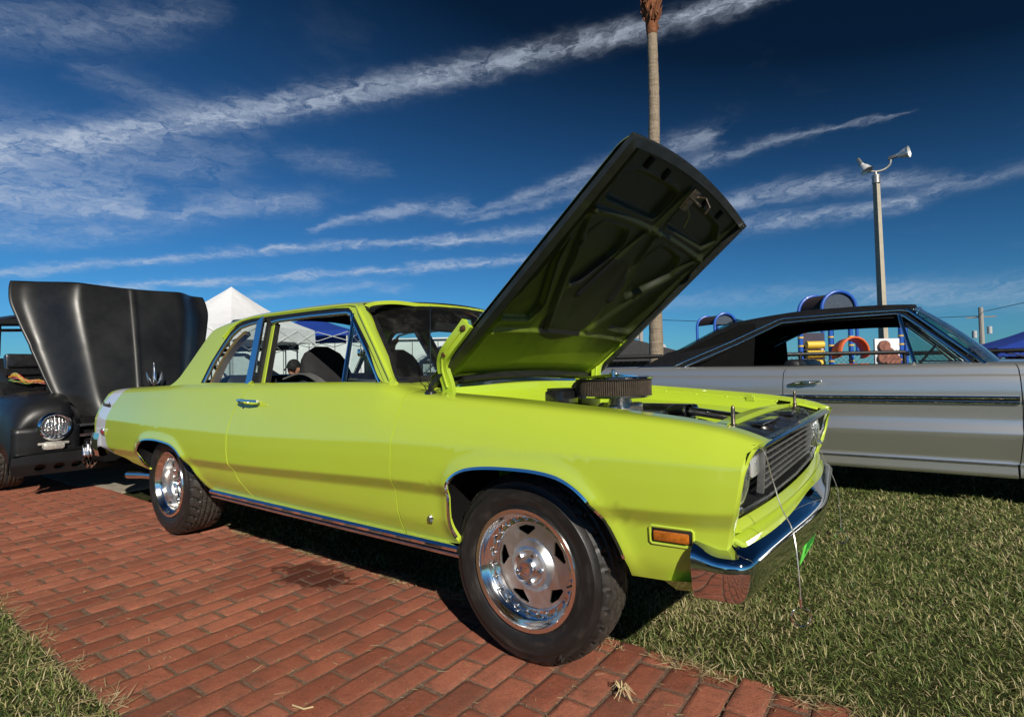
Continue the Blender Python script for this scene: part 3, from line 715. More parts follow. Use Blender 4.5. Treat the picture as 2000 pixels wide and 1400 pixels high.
for sgn in (-1, 1):
    fn = side_fn(sgn); fl = sgn > 0; kw = dict(vlines=VL) if sgn < 0 else {}
    rs_ = .026 if sgn < 0 else .05
    panel('front_fender', fender_out, fn, M_LIME, car, rs_, flip=fl, scale=(1, .06), flange=.022, extra=RF if sgn < 0 else None, **kw)
    dr = panel('door', door_out, fn, M_LIME, car, rs_, flip=fl, scale=(1, .06), flange=.020, **kw)
    panel('quarter_panel', q_out, fn, M_TAIL, car, rs_, flip=fl, scale=(1, .06), flange=.010, extra=RR if sgn < 0 else None, **kw)
    # bright lip round each wheel arch, a dark inner well behind it
    for A, nm in ((ARCHES[0], 'front'), (ARCHES[1], 'rear')):
        P = A[2:-2] if nm == 'front' else A[1:-1]
        ss = np.array([s_of(x, z) for x, z in P]); Q = fn(P[:, 0], ss)
        mb = MB(); mb.tube([(q[0], q[1]-sgn*.004, q[2]) for q in Q], 1., up=(0, 1, 0), sec=[(-.006, -.003), (.004, -.006), (.007, .002), (-.004, .006)])
        mb.build('wheel_arch_trim', M_CHROME, car, angle=50)
        mb = MB(); mb.grid(lambda u, v: (u[0], sgn*(abs(u[1])-.02-v*.38), u[2]+.0+.055*min(1, v*5)), [tuple(q) for q in fn(A[:, 0], np.array([s_of(x, z) for x, z in A]))], np.linspace(0, 1, 9)); mb.build('wheel_well', M_DARK, car)
    # rocker: two bright mouldings with a dark channel
    xs = np.linspace(-2.15, -.278, 30)
    def rk(z, off): return [(x, sgn*(float(interp(np.array([x]), TAB, 4)[0])-.068+off), z) for x in xs]
    MB().tube(rk(.349, .004), 1., up=(0, 0, 1), sec=[(sgn*a, b) for a, b in [(-.012, -.009), (.009, -.011), (.012, .0), (.004, .010), (-.012, .010)]]).build('sill_moulding', M_CHROME, car, angle=50)
    MB().tube(rk(.322, -.004), 1., up=(0, 0, 1), sec=[(sgn*a, b) for a, b in [(-.014, -.006), (.006, -.008), (.010, .0), (.004, .006), (-.014, .006)]]).build('sill_moulding', M_CHROME2, car, angle=50)
    MB().tube(rk(.336, -.008), 1., up=(0, 0, 1), sec=[(sgn*a, b) for a, b in [(-.03, -.03), (.002, -.010), (.002, .010), (-.03, .03)]]).build('sill', M_BLK, car)
# dark body core that shuts the seams and the floor
core = MB()
core.box((-1.13, 0, .50), (1.14, 1.60, .30), .02); core.box((-2.05, 0, .50), (.30, 1.60, .30), .02); core.box((-1.4, 0, .375), (3.9, 1.2, .06), .01); core.box((-3.3, 0, .62), (.9, 1.25, .5), .03); core.box((-3.0, 0, .76), (.8, 1.5, .16), .02)
for sgn in (-1, 1): core.box((-1.25, sgn*.765, .62), (1.36, .09, .52), .01); core.box((-2.2, sgn*.72, .78), (.75, .08, .30), .01); core.box((-3.55, sgn*.72, .66), (.5, .10, .38), .01)
core.build('floor_and_inner_shell', M_DARK, car)
ic = MB()
for sgn in (-1, 1): MB().box((-1.28, sgn*.735, .895), (.95, .05, .10), .02).build('door_top', M_VINYL, car)
# ------------------------------------------------------------------ greenhouse
GK = [(0, 1.412), (.25, 1.407), (.45, 1.393), (.555, 1.368), (.598, 1.344), (.617, 1.322), (.691, 1.136), (.765, .950), (.772, .925)]
def gh(X, v):
    a = np.abs(v); K = len(GK); W = 0; z = 0; wt = 0
    for dlt, wgt in zip(np.linspace(-1, 1, 7), (.3, .7, 1, 1.1, 1, .7, .3)):
        t = np.clip(np.abs(a+dlt*.45), 0, K-1.001); i = np.floor(t).astype(int); f = t-i
        ww = np.array([g[0] for g in GK]); zz = np.array([g[1] for g in GK])
        W = W+wgt*(ww[i]*(1-f)+ww[i+1]*f); z = z+wgt*(zz[i]*(1-f)+zz[i+1]*f); wt += wgt
    W = W/wt; z = z/wt
    top = np.clip((z-.95)/.40, 0, 1)
    dz = np.where(X > -1.75, -.085*np.clip(X+1.75, 0, 2)**2, 0)+np.where(X < -2.05, -.35*np.clip(-2.05-X, 0, 2)**2, 0)
    return np.stack([X, np.sign(v)*W, z+dz*top*(.35+.65*np.clip((.62-W)/.3, 0, 1))], 1)
_GS = np.linspace(0, 8, 500)
def g_of(x, z):
    zz = gh(np.full(500, x), _GS)[:, 2]; return float(np.interp(-z, -zz, _GS))
DLO = [(-2.425, .957), (-2.401, 1.088), (-2.352, 1.193), (-2.305, 1.268), (-2.26, 1.303), (-2.20, 1.323), (-2.10, 1.331), (-1.90, 1.333), (-1.53, 1.332), (-1.30, 1.329), (-1.190, 1.322), (-1.160, 1.305), (-1.108, 1.262), (-.936, 1.116), (-.755, .951)]
half = [(-.690, g_of(-.69, .935)), (-.684, g_of(-.684, .958)), (-.80, g_of(-.8, 1.075)), (-.95, g_of(-.95, 1.215)), (-1.055, g_of(-1.05, 1.305)), (-1.080, 4.2), (-1.065, 3.0), (-1.02, 2.0), (-.985, 1.0), (-.97, .4)]
rear = [(-2.25, .4), (-2.26, 1.2), (-2.29, 2.2), (-2.345, 3.2), (-2.44, 4.0), (-2.56, 4.8), (-2.66, g_of(-2.6, 1.147)), (-2.74, g_of(-2.6, 1.0)), (-2.82, g_of(-2.6, .945)), (-2.84, 7.6)]
base = [(-2.84, 7.8), (-2.4, 7.8), (-1.5, 7.8), (-.72, 7.8)]
H = [(x, v) for x, v in rear]; loop = base[::-1][:0]
right = [(x, v) for x, v in half[::-1]]
outl = [(x, v) for x, v in half]                       # from base front up to the centre line (+v)
outl += [(x, -v) for x, v in half[::-1]]               # down the other side to the base front (-v)
outl += [(x, -v) for x, v in base[::-1]]
outl += [(x, -v) for x, v in rear[::-1]]+[(x, v) for x, v in rear]+[(x, v) for x, v in base]
hl = [(x, g_of(x, z)) for x, z in DLO]
panel('roof', outl, gh, M_LIME, car, .028, holes=(hl, [(x, -v) for x, v in hl]), flip=False, scale=(1, .16), flange=.018)
def on_side(pts, sgn=-1, off=0.):
    out = []
    for x, z in pts:
        p = gh(np.array([x]), np.array([sgn*g_of(x, z)]))[0]; out.append((p[0], p[1]+sgn*off*.93, p[2]+off*.37))
    return out
RECT = lambda a, b: [(-a, -b), (a, -b), (a, b), (-a, b)]
ELL = lambda a, b, n=14: [(a*abs(math.cos(t))**.7*(1 if math.cos(t) > 0 else -1), b*abs(math.sin(t))**.85*(1 if math.sin(t) > 0 else -1)) for t in np.linspace(0, 2*math.pi, n+1)[:-1]]
for sgn in (-1, 1):
    S = lambda pts, off=0.: on_side(pts, sgn, off)
    # inner lining of the roof pillar so it has thickness, rubber seal round the opening
    MB().tube(S([(x+(.012 if x < -2.2 else 0), z-.006) for x, z in DLO], -.012), 1., up=(0, 1, 0), sec=RECT(.012, .010)).build('weatherstrip', M_BLK, car)
    # drip rail
    MB().tube(S([(-2.36, 1.235), (-2.30, 1.29), (-2.22, 1.328), (-2.10, 1.341), (-1.90, 1.345), (-1.53, 1.344), (-1.20, 1.337), (-1.125, 1.325), (-1.075, 1.285), (-.90, 1.13), (-.715, .965)], .004), .0085, 8).build('drip_rail', M_LIME, car)
    # door glass frame
    fr = S([(-1.868, 1.300), (-1.80, 1.306), (-1.5, 1.308), (-1.20, 1.303), (-1.158, 1.296), (-1.135, 1.265), (-.94, 1.094), (-.785, .953)], -.010)
    MB().tube(fr, 1., up=(0, 1, 0), sec=ELL(.012, .010)).build('window_frame', M_CHROME, car, angle=80)
    qf = S([(-2.380, .959), (-2.356, 1.085), (-2.312, 1.175), (-2.262, 1.242), (-2.19, 1.286), (-2.09, 1.302), (-1.985, 1.307)], -.002)
    MB().tube(qf, 1., up=(0, 1, 0), sec=ELL(.009, .009)).build('window_frame', M_CHROME, car, angle=80)
    MB().tube(S([(-2.352, .959), (-2.332, 1.087), (-2.29, 1.17), (-2.235, 1.235), (-2.18, 1.27)], -.045), 1., up=(0, 1, 0), sec=RECT(.012, .02)).build('pillar_lining', mat('tan_lining', (.16, .10, .04), .7, noise=.2) if sgn < 0 else MATS['tan_lining'], car)
    # centre pillar: broad bright band, black seal, painted post
    MB().tube(S([(-1.838, .950), (-1.975, 1.322)], .006), 1., up=(0, 1, 0), sec=[(-.038, -.008), (-.037, .002), (-.030, .010), (-.020, .013), (-.008, .011), (-.003, .004), (.003, .004), (.008, .010), (.020, .012), (.032, .008), (.038, -.008)]).build('centre_pillar_trim', M_CHROME, car, angle=60)
    MB().tube(S([(-1.785, .950), (-1.915, 1.322)], -.012), 1., up=(0, 1, 0), sec=RECT(.018, .008)).build('pillar_seal', M_BLK, car)
    MB().tube(S([(-1.752, .948), (-1.876, 1.310)], -.030), 1., up=(0, 1, 0), sec=RECT(.018, .012)).build('centre_pillar', M_LIME, car, angle=30)
    MB().tube(S([(-1.720, .95), (-1.842, 1.295)], -.030), 1., up=(0, 1, 0), sec=RECT(.007, .012)).build('pillar_seal', M_BLK, car)
    # quarter vent: divider bar, frame and glass
    MB().tube(S([(-1.040, .950), (-1.132, 1.288)], -.008), 1., up=(0, 1, 0), sec=ELL(.011, .010)).build('vent_divider', M_CHROME, car, angle=80)
    vt = [(-1.020, .972), (-1.108, 1.250), (-.835, .985), (-.822, .966)]
    MB().tube(S(vt[:1]+vt[2:][::-1], -.014), 1., up=(0, 1, 0), sec=RECT(.005, .005)).build('vent_frame', M_CHROME, car, angle=30)
    vg = S([(-1.022, .968), (-1.110, 1.262), (-.812, .968)], -.014)
    mobj('vent_glass', vg, [(0, 1, 2)], M_GLASS, car, False)
    qg = S([(-2.345, .955), (-2.330, 1.085), (-2.29, 1.17), (-2.235, 1.235), (-2.17, 1.278), (-2.08, 1.298), (-1.97, 1.300), (-1.862, .955)], -.022)
    mobj('quarter_glass', qg, [tuple(range(len(qg)))], M_GLASS, car, False)
    MB().box((-.985 if sgn < 0 else -.985, sgn*.705, 1.09), (.02, .02, .035), .006).build('vent_latch', M_CHROME, car)
# headliner
mb = MB(); mb.grid(lambda u, v: tuple(gh(np.array([u]), np.array([v]))[0]*np.array([1, .985, 1])-np.array([0, 0, .020])), np.linspace(-2.24, -1.0, 16), np.linspace(-4.8, 4.8, 25)); mb.build('headliner', M_DARK, car)
# windshield: bottom curve, top curve
def ws(t, v):   # t across -1..1, v bottom 0 to top 1
    bx, by, bz = -.745+.135*(1-t*t), .705*t, .955+.012*(1-t*t); tx, ty, tz = -1.088+.105*(1-t*t), .580*t, 1.322+.030*(1-t*t)
    b = math.sin(math.pi*v)*.012
    return (bx+(tx-bx)*v+b*.7, by+(ty-by)*v, bz+(tz-bz)*v+b)
mb = MB(); mb.grid(ws, np.linspace(-1, 1, 25), np.linspace(0, 1, 9)); mb.build('windshield', M_GLASS, car)
bd = [ws(-1, v) for v in np.linspace(0, 1, 9)]+[ws(t, 1) for t in np.linspace(-1, 1, 21)[1:]]+[ws(1, v) for v in np.linspace(1, 0, 9)[1:]]+[ws(t, 0) for t in np.linspace(1, -1, 21)[1:-1]]
MB().tube(bd, 1., closed=True, up=(.7, 0, .7), sec=[(-.022, -.006), (.020, -.006), (.020, .008), (-.020, .008)]).build('windshield_gasket', M_BLK, car, angle=40)
MB().tube([ws(-.985, v) for v in np.linspace(0, 1, 9)]+[ws(t, .985) for t in np.linspace(-1, 1, 21)[1:]]+[ws(.985, v) for v in np.linspace(1, 0, 9)[1:]], .006, 6).build('windshield_trim', M_CHROME2, car)
MB().tube([ws(t, .012) for t in np.linspace(-1, 1, 21)], .007, 6).build('windshield_trim', M_CHROME, car)
def bw(t, v):
    bx, by, bz = -2.80-.12*(1-t*t), .66*t, .955; tx, ty, tz = -2.40+.13*(1-t*t), .56*t, 1.335+.05*(1-t*t)
    return (bx+(tx-bx)*v, by+(ty-by)*v, bz+(tz-bz)*v)
mb = MB(); mb.grid(bw, np.linspace(-1, 1, 17), np.linspace(0, 1, 7)); mb.build('rear_window', M_GLASS, car)
MB().tube([bw(t, 0) for t in np.linspace(-1, 1, 13)]+[bw(1, v) for v in np.linspace(0, 1, 7)[1:]]+[bw(t, 1) for t in np.linspace(1, -1, 13)[1:]]+[bw(-1, v) for v in np.linspace(1, 0, 7)[1:-1]], 1., closed=True, up=(-.7, 0, .7), sec=[(-.02, -.008), (.02, -.008), (.02, .008), (-.02, .008)]).build('rear_window_trim', M_CHROME2, car)
# cowl and trunk
def cowl(u, v): # u across, v 0 at glass .. 1 at hood
    g = ws(u, 0); x1 = -.545; zz = g[2]-.006+(.925-g[2])*v**1.3+(.012*(1-u*u))*v
    return (g[0]+(x1-g[0])*v, (g[1]+( .692*u-g[1])*v), zz)
mb = MB(); mb.grid(cowl, np.linspace(-1, 1, 25), np.linspace(0, 1, 7)); fix_normals(mb.build('cowl', M_LIME, car))
mb = MB(); mb.grid(lambda u, v: (-2.80-.12*(1-v*v)*(1-u)-u*1.02, v*(.765-.05*u), .952-.03*u-.012*v*v), np.linspace(0, 1, 10), np.linspace(-1, 1, 13)); mb.build('trunk_lid', M_LIME, car)
# tail
tl = MB(); tl.grid(lambda u, v: (-3.80-.13*math.sin(math.pi*min(1, v*1.05))**.6, u*.75, .865-.38*v), np.linspace(-1, 1, 13), np.linspace(0, 1, 10)); tl.build('tail_panel', M_LIME, car)
rb = MB(); pth = [(-3.84, -.845), (-3.95, -.848), (-4.03, -.83), (-4.075, -.78), (-4.10, -.5), (-4.115, 0), (-4.10, .5), (-4.075, .78), (-4.03, .83), (-3.95, .848), (-3.84, .845)]
rb.tube([(x, y, .505) for x, y in spline([(a, b) for a, b in pth], 4)], 1., up=(0, 0, 1), sec=[(-.05, .085), (.0, .085), (.012, .03), (.012, -.03), (0, -.085), (-.05, -.085), (-.03, 0)])
rb.build('rear_bumper', M_CHROME, car, angle=50)
ex = MB(); ex.tube([(-3.2, -.66, .30), (-3.45, -.70, .295), (-3.62, -.73, .285)], [.024, .026, .028], 20); ex.build('exhaust_tip', M_CHROME, car)
# tail badge, rear marker
SM = side_fn(-1)
def side_at(x, z, off=.0): p = SM(np.array([x]), np.array([s_of(x, z)]))[0]; return Vector((p[0], p[1]-off, p[2]))
M_REDL = mat('red_lens', (.30, .012, .008), .12, coat=1.); M_AMB = mat('amber_lens', (.40, .115, .012), .14, coat=1., noise=.35, nscale=60)
p = side_at(-3.815, .800, .006)
m4 = Matrix.Translation(p) @ Matrix.Rotation(R(-5), 4, 'Z') @ Matrix.Rotation(R(96), 4, 'X')
text_mesh('Plymouth', .054, .0020, M_BLKPAINT, car, 'script_badge', m4, .35)
p = side_at(-3.765, .605, .004)
mk = MB(); mk.box((0, 0, 0), (.085, .012, .045), .004); o = mk.build('marker_bezel', M_CHROME2, car); o.location = p; o.rotation_euler = (R(2), 0, R(-5))
mk = MB(); mk.box((0, -.005, 0), (.062, .012, .028), .004); o = mk.build('marker_lamp', M_REDL, car); o.location = p; o.rotation_euler = (R(2), 0, R(-5))
# amber marker on the front fender with its recess lip
p = side_at(.525, .524, .001); rotm = (R(5), 0, R(4.5))
mk = MB(); lp = [(-.060, -.020), (-.055, -.025), (.055, -.025), (.060, -.020), (.060, .020), (.055, .025), (-.055, .025), (-.060, .020)]
mk.tube([(a, 0, b) for a, b in lp], .0038, 8, closed=True, up=(0, 1, 0)); o = mk.build('marker_bezel', M_LIME, car); o.location = p; o.rotation_euler = rotm
mk = MB(); mk.box((0, .002, 0), (.110, .004, .038), .001); o = mk.build('marker_seat', M_BLK, car); o.location = p; o.rotation_euler = rotm
mk = MB(); mk.box((0, -.004, 0), (.098, .010, .028), .004); o = mk.build('marker_lamp', M_AMB, car); o.location = p; o.rotation_euler = rotm
# star badge low on the fender
st = [( (.0115 if k % 2 == 0 else .0055)*math.sin(k*math.pi/5), (.0115 if k % 2 == 0 else .0055)*math.cos(k*math.pi/5)) for k in range(10)]
p = side_at(-.39, .448, .004); mb = MB(); mb.prism([(.016*math.sin(k*math.pi*2/5), .016*math.cos(k*math.pi*2/5)) for k in range(5)], .003); mb.prism(st, -.004, at=-.001); o = fix_normals(mb.build('star_badge', M_CHROME2, car)); o.location = p
# door handle: blade on two posts with a lock button under it
p = side_at(-1.70, .862, .0); mb = MB()
mb.tube([(-.085, -.022, .006), (-.03, -.036, .008), (.06, -.040, .006), (.125, -.030, .004)], 1., up=(0, 0, 1), sec=[(-.008, -.005), (.008, -.006), (.009, .004), (-.006, .006)])
mb.box((-.068, -.012, .002), (.030, .030, .022), .006); mb.tube([(.125, -.030, .004), (.10, -.006, -.006), (.095, .004, -.008)], .005, 6); mb.lathe([(0, -.014), (.010, -.014), (.012, -.008), (.012, .006)], 16, c=(-.045, 0, -.040))
hd = mb.build('door_handle', M_CHROME2, car); hd.location = p
# radio antenna on the fender
mb = MB(); mb.lathe([(.026, 0), (.024, .010), (.012, .020), (.007, .032), (.004, .036)], 20, 'z'); mb.tube([(0, 0, .03), (.001, 0, .18), (.003, .002, .345)], [.003, .0026, .0014], 6); mb.tube([(.003, .002, .345), (.003, .002, .352)], .0032, 6)
o = mb.build('antenna', M_BLKPAINT, car); o.location = (-.475, -.765, .905)
MB().tube([(-.475, -.76, .915), (-.52, -.70, .925), (-.58, -.68, .955), (-.66, -.69, .99)], .0022, 5).build('antenna_cable', M_BLK, car)
# ------------------------------------------------------------------ wheels
wheel(car, (0, -.738, .321), deep=.052, width=.172, rot=R(101))
wheel(car, (-2.743, -.700, .321), deep=.105, width=.236, rot=R(20))
wheel(car, (0, .728, .330), flip=True, deep=.052, width=.196, rot=R(70))
wheel(car, (-2.743, .700, .330), flip=True, deep=.105, width=.236, rot=R(40))
o = text_mesh('N', .026, .0010, mat('worn_lettering', (.045, .042, .038), .6), car, 'tyre_lettering', Matrix.Translation((.148, -.8315, .072)) @ Matrix.Rotation(R(22), 4, 'Y') @ Matrix.Rotation(R(90), 4, 'X'))
# ================================================================== engine bay
def topz(x): return float(interp(np.array([x]), TAB, 3)[0])
xs = np.linspace(-.54, .70, 22)
for sgn in (-1, 1):
    mb = MB(); pr = [(.688, .0), (.686, -.022), (.672, -.028), (.650, -.030), (.640, -.055), (.615, -.075), (.590, -.20), (.55, -.40)]
    mb.grid(lambda u, v: (u, sgn*(pr[v][0]), topz(u)+pr[v][1]), [x for x in xs if x < .58], list(range(len(pr)))); mb.grid(lambda u, v: (u, sgn*(pr[v][0]), topz(u)+pr[v][1]), [x for x in xs if x > .55], [0, 1, 2, 3]); fix_normals(mb.build('inner_fender', M_LIMEBAY, car, angle=30))
    for bx in (-.21, .40):
        mb = MB(); mb.prism([(-.022, 0), (.022, 0), (.016, .030), (-.012, .034)], .022); o = fix_normals(mb.build('hood_stop_bracket', M_LIMEBAY, car)); o.location = (bx, sgn*.655-.011, topz(bx)-.040)
    for bx in (-.05, .12, .28, .52): MB().lathe([(0, .006), (.007, .005), (.008, 0)], 8, 'z', (bx, sgn*.660, topz(bx)-.030)).build('fender_bolt', M_LIMEBAY, car)
# firewall and cowl lip
mb = MB(); mb.grid(lambda u, v: (-.545+[0, .012, .016, .05, .10, .12][v]+.03*(1-(u/.69)**2), u, .922+.010*(1-(u/.69)**2)-[0, 0, .03, .06, .10, .45][v]), np.linspace(-.69, .69, 21), list(range(6))); fix_normals(mb.build('firewall', M_LIMEBAY, car, angle=30))
mb = MB(); mb.prism([(-.70, -.3), (-.30, -.3), (-.30, -.07), (-.36, -.045), (-.60, -.02), (-.70, .0)], .10, 'x', -.48); o = fix_normals(mb.build('cowl_side_brace', M_LIMEBAY, car)); o.location = (0, 0, .905)
# radiator support: arched painted bar, black panel ahead of it
bar = [(.575, y, .790+.020*(1-(y/.69)**2)) for y in np.linspace(-.69, .69, 15)]
MB().tube(bar, 1., up=(0, 0, 1), sec=RECT(.020, .010)).build('radiator_support', M_LIMEBAY, car, angle=30)
mb = MB(); mb.box((.56, 0, .60), (.03, 1.36, .34), .005); mb.box((.60, -.0, .69), (.05, 1.30, .16), .01); mb.build('radiator', M_BLKPAINT, car)
mb = MB(); mb.grid(lambda u, v: (.597+.13*v, u, .790+.012*(1-(u/.66)**2)-.028*v+.004*math.sin(u*40)*(v > .2)), np.linspace(-.66, .66, 34), np.linspace(0, 1, 5)); mb.build('latch_panel', mat('latch_black', (.018, .018, .018), .35, noise=.4, coat=.2), car)
rs = random.Random(3)
for k in range(26):
    y = rs.uniform(-.05, .55); x = rs.uniform(.61, .71); MB().lathe([(0, .005), (.004, .004), (.006, 0)], 8, 'z', (x, y, .789)).build('panel_screw', M_BLKPAINT, car)
MB().box((.66, .12, .798), (.05, .10, .016), .004).build('latch_plate', M_BLKPAINT, car)
MB().box((.65, -.22, .795), (.04, .30, .010), .003).build('latch_rail', M_BLKPAINT, car)
MB().lathe([(.03, 0), (.055, .012), (.06, .0)], 24, 'z', (.64, -.30, .775)).build('horn', M_BLKPAINT, car)
# hood pins with lanyards
for sgn, (px_, py_) in ((-1, (.62, -.545)), (1, (.62, .55))):
    mb = MB(); mb.lathe([(.016, 0), (.016, .006), (.008, .008), (.0065, .010), (.0065, .070), (.0055, .078), (.003, .083), (0, .084)], 14, 'z')
    mb.lathe([(.011, .022), (.011, .026)], 12, 'z'); o = mb.build('hood_pin', mat('pin_steel', (.16, .13, .10), .35, .9, noise=.5, nscale=90) if sgn < 0 else MATS['pin_steel'], car, angle=40); o.location = (px_, py_, .786)
for sgn in (-1, 1):
    mb = MB(); mb.grid(lambda u, v: (-.80+.28*u, sgn*((.66)*(1-v)+v*(float(interp(np.array([-.80+.28*u]), TAB, 5)[0])+.012)), (.955-.030*u**1.5)*(1-v)+v*(topz(-.80+.28*u)-.001)), np.linspace(0, 1, 9), np.linspace(0, 1, 5)); fix_normals(mb.build('cowl_corner', M_LIME, car))
# ------------------------------------------------------------------ engine
M_IRON = mat('engine_black', (.015, .015, .016), .45, coat=.3, noise=.5, nscale=40, bump=.4)
M_HOSE = mat('hose_rubber', (.016, .016, .017), .4, noise=.3)
eg = MB(); eg.box((.02, 0, .62), (.72, .42, .26), .04); eg.box((.0, 0, .765), (.34, .26, .06), .02); eg.box((.42, 0, .60), (.06, .30, .30), .03)
eg.build('engine_block', M_IRON, car)
for sgn in (-1, 1):
    vc = MB(); vc.box((0, 0, 0), (.52, .13, .07), .02, Matrix.Rotation(R(sgn*28), 3, 'X')); o = vc.build('valve_cover', M_CHROME2, car); o.location = (.0, sgn*.23, .765)
mb = MB(); mb.lathe([(0, -.02), (.06, -.02), (.065, 0), (.055, .03), (.05, .05), (.0, .05)], 24, 'z'); mb.box((.0, -.07, .0), (.05, .05, .04), .01); mb.box((.07, .03, .01), (.05, .04, .04), .01); mb.lathe([(0, 0), (.018, .0), (.018, .05), (0, .05)], 14, 'x', (.08, -.06, .0))
o = mb.build('carburettor', mat('zinc_cast', (.40, .39, .36), .35, .85, noise=.3, nscale=60), car, angle=35); o.location = (-.04, .05, .805)
ACX, ACY = -.072, .048
ac = MB(); ac.lathe([(.0, -.004), (.165, -.004), (.1785, .000), (.1785, .006), (.170, .006)], 72, 'z'); ao = ac.build('air_cleaner_base', M_CHROME, car); ao.location = (ACX, ACY, .862)
pl = MB(); us = np.linspace(0, 2*math.pi, 110*4+1)
pl.grid(lambda u, v: ((.1755 if int(round(u/(2*math.pi)*440)) % 4 < 2 else .1685)*math.cos(u), (.1755 if int(round(u/(2*math.pi)*440)) % 4 < 2 else .1685)*math.sin(u), v), us, [.004, .082])
def pleat_mat():
    m = bpy.data.materials.new('filter_pleats'); m.use_nodes = True; t = NT(m.node_tree); b = t.n['Principled BSDF']
    p = t.new('ShaderNodeTexCoord').outputs['Object']; n = t.noise(p, 30, 5, .7)
    t.l.new(t.ramp(n, [(.3, (.030, .022, .014)), (.7, (.075, .055, .035))]), b.inputs['Base Color']); b.inputs['Roughness'].default_value = .8; return m
po = pl.build('filter_element', pleat_mat(), car, smooth=False); po.location = (ACX, ACY, .862)
mb = MB(); mb.lathe([(.1775, .002), (.1775, .008), (.166, .009)], 72, 'z'); mb.lathe([(.1765, .076), (.1795, .080), (.1795, .085), (.166, .087)], 72, 'z'); o = mb.build('filter_rims', M_BLK, car, angle=35); o.location = (ACX, ACY, .862)
ld = MB(); ld.lathe([(.1800, .084), (.1815, .088), (.180, .092), (.168, .094), (.150, .093), (.10, .098), (.04, .105), (.03, .105), (0, .105)], 72, 'z'); ld.lathe([(0, .128), (.006, .127), (.008, .122), (.008, .112), (.017, .111), (.017, .105)], 12, 'z')
o = ld.build('air_cleaner_lid', M_CHROME, car, angle=40); o.location = (ACX, ACY, .862)
hz = MB(); hz.tube(spline([(.10, .22, .70), (.14, .20, .775), (.20, .14, .800), (.27, .09, .800)], 6), .026, 14, cap=False); hz.build('radiator_hose', M_HOSE, car)
hz = MB(); hz.tube([(.27, .09, .80), (.50, -.06, .79)], .0185, 16); hz.build('chrome_hose_tube', M_CHROME, car)
hz = MB(); hz.lathe([(.028, 0), (.030, .004), (.030, .016), (.028, .02)], 16, 'x'); o = hz.build('hose_clamp', M_CHROME2, car); o.location = (.262, .095, .80); o.rotation_euler = (0, 0, R(-33))
hz = MB(); hz.tube([(.50, -.06, .79), (.58, -.11, .78)], .024, 12); hz.build('radiator_hose', M_HOSE, car)
hz = MB(); hz.tube([(.36, .20, .775), (.50, .02, .775)], .006, 6); hz.build('fuel_line', mat('red_anodised', (.5, .02, .015), .25, .8), car)
bb = MB(); bb.box((-.27, -.10, .835), (.10, .15, .12), .012); bb.box((-.27, -.10, .90), (.085, .13, .012), .004); bb.build('distributor_box', M_BLKPAINT, car)
mb = MB()
for k in range(6): mb.tube(spline([(-.30+.02*k, -.12+.01*k, .80), (-.22+.02*k, -.20-.02*k, .84-.01*k), (-.14+.05*k, -.24, .77)], 5), .005, 6)
mb.build('ignition_leads', M_HOSE, car)
mb = MB(); mb.lathe([(0, 0), (.10, 0), (.115, .03), (.115, .08), (.06, .10), (0, .10)], 24, 'x', (-.44, .36, .83)); mb.build('brake_booster', M_BLKPAINT, car, angle=35)
# ================================================================== hood, raised
HO = Vector((-.57, .035, .965)); HT = R(41); HB = .725
def hp(a, b, c): return (HO.x+a*math.cos(HT)-c*math.sin(HT), HO.y+b, HO.z+a*math.sin(HT)+c*math.cos(HT))
def a_edge(b): q = 1-(b/HB)**2; return -.015-.0*q+.02*q, 1.228+.044*q
def crown(a, b): return .050*(1-np.abs(b/HB)**2.2)*np.clip(.55+.45*a, 0, 1)
def skin(u, v):
    b = v*HB; a0, a1 = a_edge(b); a = a0+(a1-a0)*u; c = crown(a, b)-(.022*max(0, (u-.94)/.06)**2)-.012*max(0, (abs(v)-.96)/.04)**2
    return hp(a, b, c)
mb = MB(); mb.grid(skin, np.r_[np.linspace(0, .94, 20), np.linspace(.95, 1, 6)], np.r_[np.linspace(-1, -.96, 4), np.linspace(-.94, .94, 29), np.linspace(.96, 1, 4)]); hood = fix_normals(mb.build('hood', M_LIME, car))
